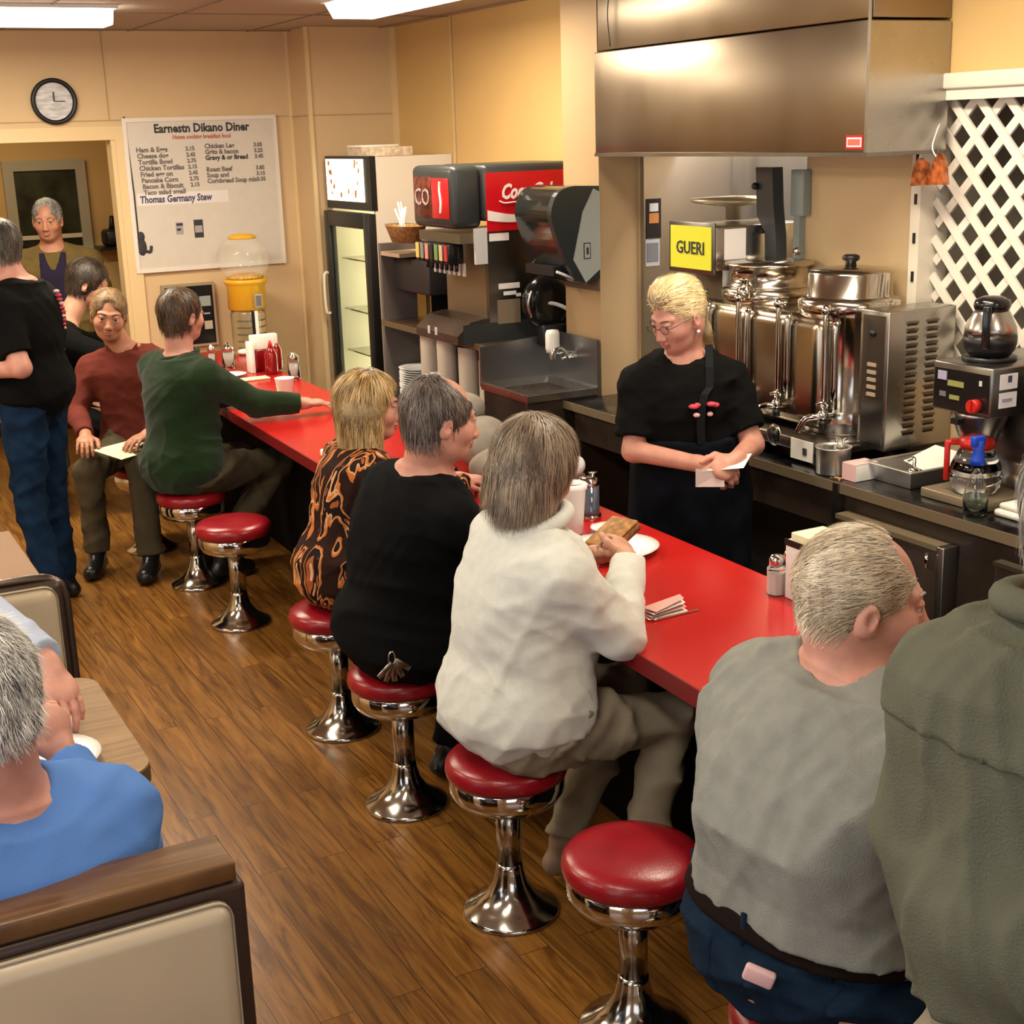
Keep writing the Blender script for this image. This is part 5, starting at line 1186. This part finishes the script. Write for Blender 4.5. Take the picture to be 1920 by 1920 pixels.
m = MB(); m.tube([(.005, D_, .88), (.02, D_, .45), (.02, D_, .15)], .004, M_['ink'], 6, 1); m.ball((.035, D_, .20), (.022, .006, .03), M_['ink']); m.ball((.035, D_, .14), (.028, .006, .05), M_['ink']); m.tube([(.05, D_, .12), (.08, D_, .11), (.09, D_, .145)], .009, M_['ink'], 6); m.build('figure', bd)
ck = thing('wall_clock', 'round black-rimmed wall clock above the doorway', 'clock', (1.565, WY, 2.242))
mt = Matrix.Rotation(PI/2, 4, 'X')
MB().lathe([(.105, 0), (.125, .005), (.125, .03), (.115, .035), (.102, .03), (.10, .008)], M_['black'], 48, mt).build('rim', ck)
MB().cyl((0, -.002, 0), (0, -.018, 0), .104, mat('clock_face', (.52, .52, .54), .4, var=.25, scale=14, stretch=(1, 1, 4)), 40).build('face', ck)
MB().box(-.004, .004, -.022, -.019, 0, .05, M_['dark_grey']).build('hand', ck); MB().box(0, .06, -.022, -.019, -.003, .003, M_['dark_grey']).build('hand', ck)
mi_ = thing('framed_mirror', 'dark framed panel on the wall behind the head of the man in green', 'picture', (2.06, WY, .80))
MB().box(0, .32, -.03, 0, 0, .38, mat('frame_tan', (.30, .24, .15), .5)).build('frame', mi_); MB().box(.018, .305, -.032, -.03, .015, .365, M_['black_gloss']).build('panel', mi_)
MB().box(.22, .29, -.034, -.031, .24, .30, MT['box_grey']).box(.24, .28, -.034, -.031, .19, .20, MT['box_grey']).box(.24, .29, -.034, -.031, .1, .15, M_['tan_cloth']).build('stickers', mi_)
gm = thing('gumball_machine', 'yellow gumball machine with a glass globe in front of the menu board', 'gumball machine', (2.515, 8.12, 0))
ym = M_['yellow_metal']
MB().lathe([(.0, 0), (.14, 0), (.14, .04), (.05, .06), (.04, .10), (.04, .55), (.09, .60), (.10, .62)], ym, 32).build('stand', gm)
m = MB(); m.lathe([(.10, .62), (.105, .63), (.105, 1.0), (.10, 1.02)], mat('clear_tube', (.9, .85, .6), .05, trans=.9), 32)
m.build('coin_tube', gm)
m = MB()
for i in range(8): m.tube([(.09*math.cos(a), -.09*abs(math.sin(a))-.0, .68+i*.04) for a in (3.6, 4.2, 4.7, 5.3, 5.9)], .005, M_['dark_brown'], 6)
m.box(-.012, .002, -.115, -.10, .62, 1.02, M_['black']); m.box(.004, .024, -.115, -.10, .62, 1.02, M_['logo_white']); m.build('spiral', gm)
MB().lathe([(.10, 1.02), (.115, 1.03), (.112, 1.16), (.125, 1.18), (.135, 1.20), (.10, 1.205)], ym, 40).build('body', gm)
MB().box(.01, .055, -.125, -.11, 1.04, 1.12, M_['label_grey'] if 'label_grey' in M_ else MT['label_grey']).box(.017, .048, -.128, -.124, 1.05, 1.11, M_['ink_soft']).build('coin_plate', gm)
m = MB(); pr = [(.10, 1.20)]+[(.15*math.sin(a), 1.315-.145*math.cos(a)) for a in [.75+.18*k for k in range(11)]]+[(.06, 1.445)]
m.lathe(pr, M_['globe_glass'], 40); m.build('globe', gm)
MB().lathe([(0, 1.19), (.10, 1.205), (.115, 1.215), (.06, 1.235), (0, 1.24)], mat('gum', (.5, .28, .05), .4, var=.5, scale=70), 32).build('gumballs', gm)
MB().lathe([(.085, 1.44), (.085, 1.45), (.06, 1.465), (.0, 1.47)], ym, 36).build('cap', gm)
sh = thing('coat_shelf', 'dark shelf with hats and bags on the back room wall', 'shelf', (2.14, 10.1, 1.28))
MB().box(-.04, .3, 0, .26, 0, .02, M_['black']).build('board', sh)
o = MB().box(2.15, 2.40, 10.12, 10.3, 1.30, 1.42, M_['black'], .03).build('black_bag'); tagp(o, 'black bag lying on the back room shelf', 'bag')
MB().lathe([(.03, 0), (.02, .05), (.015, .1), (0, .105)], M_['black'], 12).build('knob', o, loc=(2.22, 10.2, 1.41))
o = MB().box(2.26, 2.5, 10.15, 10.34, .70, 1.16, mat('maroon_coat', (.05, .01, .012), .8), .04).build('hanging_coat'); tagp(o, 'dark maroon coat hanging under the back room shelf', 'coat')
# ------------------------------------------------------------------ booths on the left
def booth(loc, lbl, L, H_, th=.12):
    t = thing('booth_bench', lbl, 'booth', loc)
    m = MB(); m.box(-L, 0, 0, th, 0, H_-.035, M_['booth_frame'], .012); m.build('back', t)
    m = MB(); m.box(-L, -.012, .003, th+.0, H_-.035, H_, M_['oak_trim'], .006); m.build('top_rail', t)
    m = MB(); m.box(-L, -.03, -.035, .005, .38, H_-.05, M_['booth_vinyl'], .028, seg=4); m.build('cushion', t)
    return t

# ------------------------------------------------------------------ booths and table on the left
bt = booth((.52, 1.93, 0), 'near booth bench with cream vinyl back and oak top rail, lower left corner', 1.3, .915, .11)
MB().box(-1.3, -.02, .11, .52, .40, .47, M_['booth_vinyl'], .02).build('seat', bt); MB().box(-1.3, -.03, .16, .5, 0, .40, M_['booth_frame']).build('seat_base', bt)
b2 = thing('booth_bench', 'far booth bench with rounded cream vinyl back, left edge of the photo', 'booth', (.565, 3.63, 0))
MB().box(-1.3, -.0, .0, .05, 0, .90, M_['booth_frame'], .02).build('back', b2)
MB().box(-1.3, -.02, -.04, .01, .40, .895, M_['booth_vinyl'], .035, seg=4).build('cushion', b2)
MB().box(-1.3, -.02, -.42, .0, .40, .46, M_['booth_vinyl'], .02).build('seat', b2); MB().box(-1.3, -.03, -.4, -.02, 0, .40, M_['booth_frame']).build('seat_base', b2)
MB().tube([(-1.2, .03, .905), (-.3, .03, .908), (-.08, .03, .908), (-.02, .03, .895), (.004, .03, .86), (.008, .03, .75), (.008, .03, .4)], .012, mat('tube_dark', (.12, .09, .07), .25, .8), 10).build('rim_tube', b2)
b3 = thing('side_ledge', 'pale tan ledge at the left edge behind the far booth', 'ledge', (.60, 4.22, 0))
MB().box(-.6, 0, 0, .62, .70, .74, mat('ledge_tan', (.24, .14, .08), .7), .005).build('top', b3); MB().box(-.2, -.15, .2, .25, 0, .72, M_['booth_frame']).build('leg', b3)
tb = thing('booth_table', 'light oak laminate booth table with rounded corners', 'table', (0, 0, 0))
def rrect(x0, x1, y0, y1, r, n=8):
    P = []
    for cx, cy, a0 in ((x1-r, y1-r, 0), (x0+r, y1-r, 90), (x0+r, y0+r, 180), (x1-r, y0+r, 270)):
        for i in range(n+1): a = R(a0+90*i/n); P.append((cx+r*math.cos(a), cy+r*math.sin(a)))
    return P
MB().prism(rrect(-.7, .56, 2.70, 3.33, .07), .716, .74, M_['table_wood'], 'z').build('table_top', tb)
MB().prism(rrect(-.702, .562, 2.698, 3.332, .072), .70, .736, mat('table_edge', (.10, .055, .02), .5), 'z').build('edge', tb)
MB().box(-.1, .0, 2.95, 3.05, 0, .70, M_['booth_frame']).build('leg', tb)
for lb, (x, y), s_ in (('white foam plate on the booth table under the raised hands', (.32, 3.02), 1.15), ('white foam plate on the booth table nearest the blue shirt', (.36, 2.84), 1.0)):
    o = MB().lathe(plate(s_), M_['foam'], 32).build('foam_plate', loc=(x, y, .741)); tagp(o, lb, 'plate', 'plates on the booth table')
o = MB().box(.20, .34, 2.93, 2.96, .765, .78, M_['brown_strip'], .004, Matrix.Identity(4)).build('bread_stick'); tagp(o, 'brown strip of food lying across the booth plates', 'food')

# ------------------------------------------------------------------ the guests and the cook
SIT = dict(pel=(0, -.02, .545), nb=(0, .05, 1.02), shR=(.175, .04, .945), shL=(-.175, .04, .945), hpR=(.09, .02, .545), hpL=(-.09, .02, .545),
           knR=(.13, .40, .52), knL=(-.11, .40, .52), anR=(.13, .34, .10), anL=(-.10, .30, .10), elR=(.25, .2, .78), elL=(-.25, .2, .78), wrR=(.12, .42, .83), wrL=(-.1, .42, .83))
def sit(**k): d = dict(SIT); d.update(k); return d
# woman in white fleece
wr = person('person', 'woman in a white fleece top and khaki trousers eating at the counter', (1.495, 2.925, 0), -90,
    sit(nb=(0, .10, 1.045), pel=(0, .04, .56), shR=(.165, .09, .955), shL=(-.165, .09, .975), elR=(.20, .225, .80), wrR=(-.04, .40, .90), elL=(-.27, .30, .80), wrL=(-.20, .40, .87),
        knR=(.14, .42, .51), knL=(-.1, .42, .51), anR=(.16, .30, .12), anL=(-.06, .20, .12)),
    dict(c=(-.02, .12, 1.185), yaw=-72, pitch=-22), 'fleece', 'khaki', hair_bob(3, .019, -.095), hairmat='hair_ash', fat=1.14, belly=.02, fem=True, foldamp=1.3*.010, seed=11, infl=.02,
    shirt_hem=.02, waist=.2, hands=(dict(d=(-.8, .35, .25), n=(.1, .6, .7), curl=.75, sc=.92), dict(d=(.75, .6, .1), n=(-.3, .5, .8), curl=.75, sc=.92)), shoes='shoe_tan', rump=1.02, back=.02, skin='skin')
root, H, I = wr
MB().tube([Vector(I['P1']+V(math.cos(a)*.088, math.sin(a)*.075, .018+.022*math.cos(a)))-root.location for a in [2*PI*i/24 for i in range(24)]], .019, M_['fleece'], 12, 2, True).build('collar', root)
# man in black sweater
root, H, I = person('person', 'man in a black sweater with greying receding hair seated at the counter', (1.505, 3.63, 0), -88,
    sit(nb=(.04, .10, 1.065), pel=(0, .03, .545), shR=(.235, .09, .95), shL=(-.15, .06, .975), elR=(.26, .30, .79), wrR=(-.02, .42, .83), elL=(-.27, .26, .79), wrL=(-.08, .46, .83), anR=(.12, .2, .1), anL=(-.1, .2, .1)),
    dict(c=(.10, .125, 1.215), yaw=-98, pitch=-8, fat=.004), 'black_sweater', 'black_cotton', hair_short(5, bald=1.0, thick=.011, nape=-.085, amp=.002), hairmat='hair_saltpepper', fat=1.17, belly=.03,
    foldamp=1.3*.009, seed=5, shirt_hem=.02, skin='skin_pink', hands=(dict(d=(-.8, .5, 0), curl=.5), dict(d=(.6, .7, 0), curl=.5)), rump=1.15, back=.05, brow='hair_saltpepper', hs=1.03)
# keys hanging at his hip
k_ = thing('key_ring', 'bunch of keys clipped to the black belt of the seated man', 'keys', (1.37, 3.37, .60))
MB().tube([(0.01*math.cos(a), -.015, .02*math.sin(a)) for a in [2*PI*i/12 for i in range(12)]], .0025, ch, 6, 2, True).build('ring', k_)
for i in range(5): MB().box(-.008, .008, -.018-.004*i, -.016-.004*i, -.065, -.01, M_['chrome_old'], .002, Matrix.Rotation(-.9+.45*i, 4, 'Y')).build('key', k_)
# blonde woman
root, H, I = person('person', 'woman with long blonde hair in an orange and black patterned blouse', (1.61, 4.27, 0), -92,
    sit(nb=(0, .065, 1.0), shR=(.155, .055, .93), shL=(-.155, .055, .93), elR=(.2, .27, .77), wrR=(.02, .42, .82), elL=(-.2, .27, .77), wrL=(-.05, .44, .82)),
    dict(c=(.01, .10, 1.13), yaw=-112, pitch=-4), 'patterned', 'black_cotton', hair_long(2, .29), hairmat='hair_blonde', fem=True, fat=1.02, foldamp=1.3*.008, seed=9, shirt_hem=.0, brow='hair_brown', hs=.96, skin='skin_pink',
    hands=(dict(d=(-.6, .7, 0), curl=.5, sc=.9), dict(d=(.6, .7, 0), curl=.5, sc=.9)))
# man in green
root, H, I = person('person', 'man in a dark green sweater resting one arm along the counter', (1.575, 6.18, 0), -72,
    sit(nb=(-.02, .02, 1.07), shR=(.17, .02, .99), shL=(-.19, .0, 1.0), elR=(.20, .26, .84), wrR=(.30, .45, .82), elL=(-.27, .22, .82), wrL=(-.12, .42, .82), knR=(.12, .42, .52), knL=(-.14, .40, .52), anR=(.06, .1, .12), anL=(-.2, .15, .1)),
    dict(c=(-.02, .05, 1.25), yaw=-67, pitch=-2), 'green_sweater', 'dark_khaki', hair_short(7, thick=.011, nape=-.085, bald=.0, amp=.0016), hairmat='hair_brown', fat=1.06, foldamp=1.3*.009, seed=15, shirt_hem=.0, infl=.02,
    hands=(dict(d=(.35, .9, -.05), curl=.35), dict(d=(.6, .7, 0), curl=.5)), brow='hair_brown', skin='skin_pink')
MB().tube([Vector(I['P1']+V(math.cos(a)*.082, math.sin(a)*.075, .008+.012*math.cos(a)))-root.location for a in [2*PI*i/24 for i in range(24)]], .012, M_['green_sweater'], 10, 2, True).build('collar', root)
# man in maroon shirt turned to the camera
root, H, I = person('person', 'smiling man in a maroon shirt turned from the counter, paper on his knee', (1.53, 6.89, 0), 152,
    sit(nb=(.02, .04, 1.045), shR=(.20, .03, .935), shL=(-.175, .03, .945), elR=(.27, .12, .74), wrR=(.17, .33, .665), elL=(-.24, .1, .76), wrL=(-.13, .32, .665), knR=(.15, .40, .51), knL=(-.10, .42, .53), anR=(.16, .38, .10), anL=(-.12, .47, .10)),
    dict(c=(.065, .10, 1.205), yaw=167, pitch=-6, roll=-8), 'maroon_shirt', 'dark_khaki', hair_short(8, thick=.010, nape=-.08, amp=.0018, topcut=((.01, .1, .075), (.055, .035, .035)), flow=(.6, -1, .3), down=.15, dense=4500), hairmat='hair_fair', foldamp=1.3*.008, seed=21, shirt_hem=-.02,
    brow='hair_brown', skin='skin_tan', hands=(dict(d=(-.2, .9, -.15), curl=.4), dict(d=(.5, .8, -.15), curl=.35)))
o = MB().add([(-.12, -.11, 0), (.14, -.09, .0), (.13, .09, .006), (-.11, .10, .002)], [(0, 1, 2, 3)], M_['paper_yellow']).build('paper_sheet', loc=(1.37, 6.53, .605), rot=(.1, 0, .5)); tagp(o, 'cream sheet of paper on the knee of the man in maroon', 'paper')
cl = MB(); 
for q in (-1, 1): cl.add([I['P1']+I['side']*q*.02+I['front']*.085-I['ax']*.03, I['P1']+I['side']*q*.075+I['front']*.05+I['ax']*.03, I['P1']+I['side']*q*.085+I['front']*.07-I['ax']*.02, I['P1']+I['side']*q*.03+I['front']*.11-I['ax']*.07], [(0, 1, 2, 3)], M_['maroon_shirt'])
o = cl.build('collar', root, loc=tuple(-Vector(root.location)))
# dark-haired person behind him
root, H, I = person('person', 'dark-haired person in black and white bent over behind the maroon-shirted man', (1.42, 7.72, 0), -95,
    dict(SIT, pel=(0, -.26, .62), nb=(.0, -.04, 1.09), shR=(.175, -.06, 1.00), shL=(-.175, -.06, 1.00), elR=(.26, .25, .86), wrR=(.1, .45, .80), elL=(-.25, .25, .86), wrL=(-.1, .45, .80)),
    dict(c=(.0, .10, 1.285), yaw=-110, pitch=-18), 'black_cotton', 'black_cotton', hair_short(9, thick=.018, nape=-.09, amp=.002), hairmat='hair_dark', seed=31, shirt_hem=.0)
vs, fs = sdf_mesh([('u', 0, isect(loft(I['P'], I['Wd'], I['Dp'], I['side'], I['front'], .026, .1, .9), plane(I['front'], I['P1']-I['front']*.03)))], .012, .012); np_obj('shirt_back', vs, fs, [M_['white_shirt']], root, None, tuple(root.location), label='white shirt back')
# man in the doorway
STD = dict(pel=(0, 0, .95), nb=(0, 0, 1.42), shR=(.185, 0, 1.325), shL=(-.185, 0, 1.325), hpR=(.09, 0, .90), hpL=(-.09, 0, .90), knR=(.10, .02, .49), knL=(-.10, .02, .49), anR=(.11, -.02, .09), anL=(-.11, -.02, .09), elR=(.25, -.02, 1.10), elL=(-.25, -.02, 1.10), wrR=(.26, .08, .87), wrL=(-.26, .08, .87))
def std(s=1., **k): d = {a: tuple(c*s if i == 2 or a[:2] != 'xx' else c for i, c in enumerate(v)) for a, v in STD.items()}; d.update(k); return d
root, H, I = person('person', 'grey-haired man in an olive jacket standing in the doorway', (1.52, 8.62, 0), 165, std(), dict(c=(.01, .05, 1.585), yaw=160, pitch=-6), 'olive_brown', 'dark_khaki',
    hair_short(12, thick=.006, bald=.25, amp=.0014, flow=(.3, -1, .3), down=.15, sideburn=.02), hairmat='hair_grey', fat=1.12, foldamp=1.3*.01, infl=.03, seed=41, shirt_hem=-.05, neck_open=.03, brow='hair_grey', skin='skin_tan')
c_ = I['P'][4]
vs, fs = sdf_mesh([('u', 0, isect(loft(I['P'], I['Wd'], I['Dp'], I['side'], I['front'], .041, .0, .96), plane(I['side'], I['P1']+I['side']*.075), plane(-I['side'], I['P1']-I['side']*.075), plane(-I['front'], I['P1']+I['front']*.02))), ('s', .004, rcone(I['P1']-I['ax']*.1+I['front']*.15, I['P1']+I['ax']*.1+I['front']*.12, .02, .10))], .01, .01)
np_obj('sweater', vs, fs, [M_['navy']], root, None, tuple(root.location), label='dark v-neck sweater')
# standing man in black T-shirt, left
root, H, I = person('person', 'man in a black T-shirt and jeans standing at the left with his back turned', (.935, 6.2, 0), 55,
    std(1.03, elL=(-.27, -.10, 1.13), wrL=(-.22, .16, 1.10), elR=(.26, .0, 1.13), wrR=(.2, .2, 1.12), anL=(-.10, -.04, .09), anR=(.14, .02, .09)), dict(c=(-.02, .075, 1.60), yaw=75, pitch=-2), 'black_cotton', 'jeans_dark',
    hair_short(14, thick=.009, nape=-.06, amp=.0015), hairmat='hair_dark_grey', fat=1.07, belly=.03, sleeve='short', foldamp=.008, seed=51, shirt_hem=.0, rump=.92, waist=.05, hs=.95, skin='skin_pink', hands=(None, dict(d=(.2, 1, 0))))
bk_ = []
for i in range(15):
    t_ = .88-.036*i; p_ = I['P0']+(I['P1']-I['P0'])*t_-I['front']*(.137+.018*math.sin(i*.28))+I['side']*(.055+.004*(i % 2))
    bk_.append(p_)
m = MB()
for i, p_ in enumerate(bk_): m.ball(p_, (.014, .012, .008), M_['shirt_print'] if i % 3 else M_['shirt_print_pale'], 8)
m.build('back_print', root, loc=tuple(-Vector(root.location)), label='red lettering on the shirt back')
# cook
root, H, I = person('person', 'cook with swept-back blonde hair and glasses in a black T-shirt and apron', (2.66, 3.76, 0), 150,
    dict(std(.90), pel=(0, -.04, .86), nb=(.03, .02, 1.275), shR=(.17, .02, 1.175), shL=(-.13, .0, 1.18), elR=(.195, .08, .965), wrR=(-.02, .24, .95), elL=(-.20, .07, .975), wrL=(-.12, .25, .965)),
    dict(c=(.045, .06, 1.405), yaw=99, pitch=-20, fat=.003), 'black_cotton', 'black_denim', hair_swept(4), hairmat='hair_platinum', fat=1.0, arm=.9, wsc=.9, fem=False, sleeve='short', foldamp=1.3*.010, infl=.020, seed=61, shirt_hem=-.02, brow='hair_fair', skin='skin_pink',
    hands=(dict(d=(-.75, .5, -.25), n=(.2, .7, .6), curl=.9, sc=.95, spread=.03), dict(d=(.7, .6, -.3), n=(-.3, .8, .5), curl=1.0, sc=.95, spread=.03)), hs=.93, neck_open=.012)
vs, fs = sdf_mesh([('u', .03, disp(isect(loft([I['P0']-V(0, 0, .42), I['P0']-V(0, 0, .15), I['P0'], I['P0']+(I['P1']-I['P0'])*.35], [.215, .21, .20, .18], [.175, .17, .16, .15], I['side'], I['front'], .006), plane(-I['front'], I['P0']-I['front']*.06)), cloth_noise(3, .008, 12)))], .01, .01)
np_obj('apron', vs, fs, [M_['black_denim']], root, None, tuple(root.location))
lo = -Vector(root.location)
def onfront(t, u, extra=0.):
    i = t*(len(I['T'])-1); P_ = np.array(I['P']); T_ = I['T']; c = np.array([np.interp(t, T_, P_[:, k]) for k in range(3)]); w_ = np.interp(t, T_, I['Wd'])+.024; d_ = np.interp(t, T_, I['Dp'])+.024
    return c+I['side']*u*w_+I['front']*(d_*(1-abs(u)**2.3)**(1/2.3)+.008+extra)
sgn = 1 if I['side']@np.array([1, -.5, 0]) > 0 else -1
m = MB(); pts = [onfront(t, sgn*u, .008) for t, u in ((.38, .22), (.55, .22), (.7, .25), (.78, .3))]+[I['P1']+I['side']*sgn*.075+I['front']*.125-I['ax']*.075, I['P1']+I['side']*sgn*.08+I['front']*.10-I['ax']*.015, I['P1']+I['side']*sgn*.088+I['front']*.03+I['ax']*.04]
for i in range(len(pts)-1):
    a, b = pts[i], pts[i+1]; m.add([a-I['side']*.013, a+I['side']*.013, b+I['side']*.013, b-I['side']*.013], [(0, 1, 2, 3)], mat('strap', (.009, .010, .013), .8))
m.build('apron_strap', root, loc=lo)
m = MB()
for (t, u, s_, c_) in ((.69, .1, .03, 'shirt_print'), (.70, .17, .02, 'shirt_print'), (.70, .42, .03, 'shirt_print'), (.69, .5, .022, 'shirt_print'), (.62, .15, .02, 'shirt_print_pale'), (.62, .4, .018, 'shirt_print_pale')):
    m.ball(onfront(t, sgn*u, .002), (s_*.6, s_*.6, .008), M_[c_], 10)
m.build('chest_print', root, loc=lo, label='red and pink print on the chest')
m = MB()
for q in (-1, 1):
    m.tube([H.p(q*.033+.021*math.cos(a), .104, -.002+.014*math.sin(a)) for a in [2*PI*i/14 for i in range(14)]], .0012, M_['dark_grey'], 6, 2, True)
    m.tube([H.p(q*.054, .103, .002), H.p(q*.072, .06, .006), H.p(q*.084, -.005, .008)], .0014, M_['dark_grey'], 6)
m.tube([H.p(-.012, .105, .0), H.p(0, .112, .003), H.p(.012, .105, 0)], .0012, M_['dark_grey'], 6); m.build('glasses', root, loc=lo)
MB().ball(H.p(-.083, .0, -.05), .006, M_['foam'], 10).build('earring', root, loc=lo)
MB().ball(H.p(.083, .0, -.05), .006, M_['foam'], 10).build('earring', root, loc=lo)
o = MB().add([(-.075, -.05, 0), (.06, -.06, .01), (.10, .03, .035), (-.02, .06, .02), (-.06, .05, -.005)], [(0, 1, 2, 4), (1, 2, 3, 4)], M_['paper']).add([(-.09, -.05, -.05), (-.0, -.06, -.05), (.0, -.05, .0), (-.09, -.05, .01)], [(0, 1, 2, 3)], mat('pinkish', (.62, .5, .47), .8)).build('order_pad', loc=(2.60, 3.50, .945), rot=(0, 0, -.5)); tagp(o, 'white and pinkish order slips in the hands of the cook', 'paper')
# man in grey shirt, front right
root, H, I = person('person', 'heavy man in a grey T-shirt and jeans with thin fair hair, front right stool', (1.487, 1.70, 0), -80,
    sit(pel=(-.01, -.02, .565), nb=(.02, .06, 1.09), shR=(.235, .05, .985), shL=(-.18, .04, 1.01), elR=(.29, .22, .76), wrR=(.15, .43, .80), elL=(-.27, .22, .78), wrL=(-.12, .45, .80), knR=(.16, .42, .52), anR=(.14, .3, .1)),
    dict(c=(.01, .075, 1.215), yaw=-120, pitch=-6, roll=0, fat=.007), 'grey_shirt', 'jeans', hair_short(17, thick=.008, nape=-.05, bald=.5, amp=.0018, dense=9000, flow=(0, -1, .3), down=.5), hairmat='hair_white', fat=1.27, belly=.05, sleeve='short', foldamp=.017, infl=.026,
    seed=71, shirt_hem=.185, waist=.2, belt=(.165, .2), vert=True, pocket=1, skin='skin_pink', rump=1.1, back=.05, hs=1.02, brow='hair_white', fine=.004)
lp = I['P0']+(I['P1']-I['P0'])*.182
for a in (205, 238, 272, 310):
    p_ = lp+I['side']*(.172*1.27+.026)*math.cos(R(a))+I['front']*(.135*1.27+.028)*math.sin(R(a)); p_ = Vector(p_)-root.location
    MB().tube([p_+Vector((0, 0, .028)), p_+Vector((0, 0, -.04))], .0055, M_['jeans'], 8, 1).build('belt_loop', root)
o = MB().box(-.026, .026, -.007, .007, -.02, .013, M_['pink_paper'], .005).build('folded_tissue', loc=(1.262, 1.583, .655), rot=(.2, .3, -.8)); tagp(o, 'crumpled tissue poking from the back pocket of the jeans', 'tissue')
# olive jacket man at the right edge
root, H, I = person('person', 'man in an olive green jacket standing at the right edge with his back turned', (1.475, 1.185, 0), -45,
    dict(std(1.0), nb=(0, 0, 1.345), shR=(.18, 0, 1.27), shL=(-.145, 0.02, 1.235), elR=(.25, .0, 1.0), elL=(-.19, .03, 1.0), wrR=(.2, .2, .90), wrL=(-.2, .22, .92), anR=(.11, -.02, .09), pel=(0, 0, .9)), dict(c=(0.0, .0, 1.50), yaw=-55), 'olive_jacket', 'khaki',
    hair_short(19, thick=.014, nape=-.10, amp=.002), hairmat='hair_grey', fat=1.04, foldamp=.019, vert=True, yoke=.66, infl=.032, seed=81, shirt_hem=-.25, rump=1.0, fine=.005)
MB().tube([Vector(I['P1']+I['side']*.10*math.cos(a)+I['front']*.085*math.sin(a)+I['ax']*(.03-.01*math.sin(a)))-root.location for a in [2*PI*i/24 for i in range(24)]], .022, M_['olive_jacket'], 12, 2, True).build('collar', root)
# man in blue at the booth
root, H, I = person('person', 'grey-haired person in a bright blue sweatshirt seated at the booth table', (.185, 2.18, 0), 5,
    sit(nb=(.02, -.03, 1.015), pel=(0, .03, .58), shR=(.175, -.03, .925), shL=(-.15, -.03, .945), elR=(.225, .10, .79), wrR=(.195, .31, .90), elL=(-.24, .15, .80), wrL=(.05, .38, .86)),
    dict(c=(.008, -.02, 1.18), yaw=4, pitch=-16), 'blue_shirt', 'dark_khaki', hair_short(23, thick=.013, nape=-.09, curly=.0025, amp=.0012, dense=10000), hairmat='hair_silver', fat=1.12, foldamp=1.3*.008, infl=.022, seed=91, shirt_hem=.0, skin='skin_pink', back=.03, fine=.004,
    hands=(dict(d=(-.1, .35, .95), n=(.5, -.7, .3), curl=.7), dict(d=(.6, .6, .3), curl=.7)))
# opposite, only an arm in view
root, H, I = person('person', 'person in a pale blue sweatshirt across the booth table, only an arm in view', (-.02, 3.42, 0), 178,
    sit(elL=(-.31, .11, .965), wrL=(-.455, .36, .885), shL=(-.20, .02, 1.02), elR=(.2, .2, .8), wrR=(.1, .4, .8), nb=(0, .03, 1.05), anR=(.1, .3, .1)), dict(c=(0, .06, 1.22), yaw=178), 'light_sleeve', 'dark_khaki', hair_short(25), hairmat='hair_grey', fat=1.1, arm=1.15, foldamp=1.3*.009, infl=.026, seed=95,
    hands=(None, dict(d=(-.2, .75, -.55), n=(-.3, .5, .8), curl=.35)), skin='skin_pink', fine=.004)
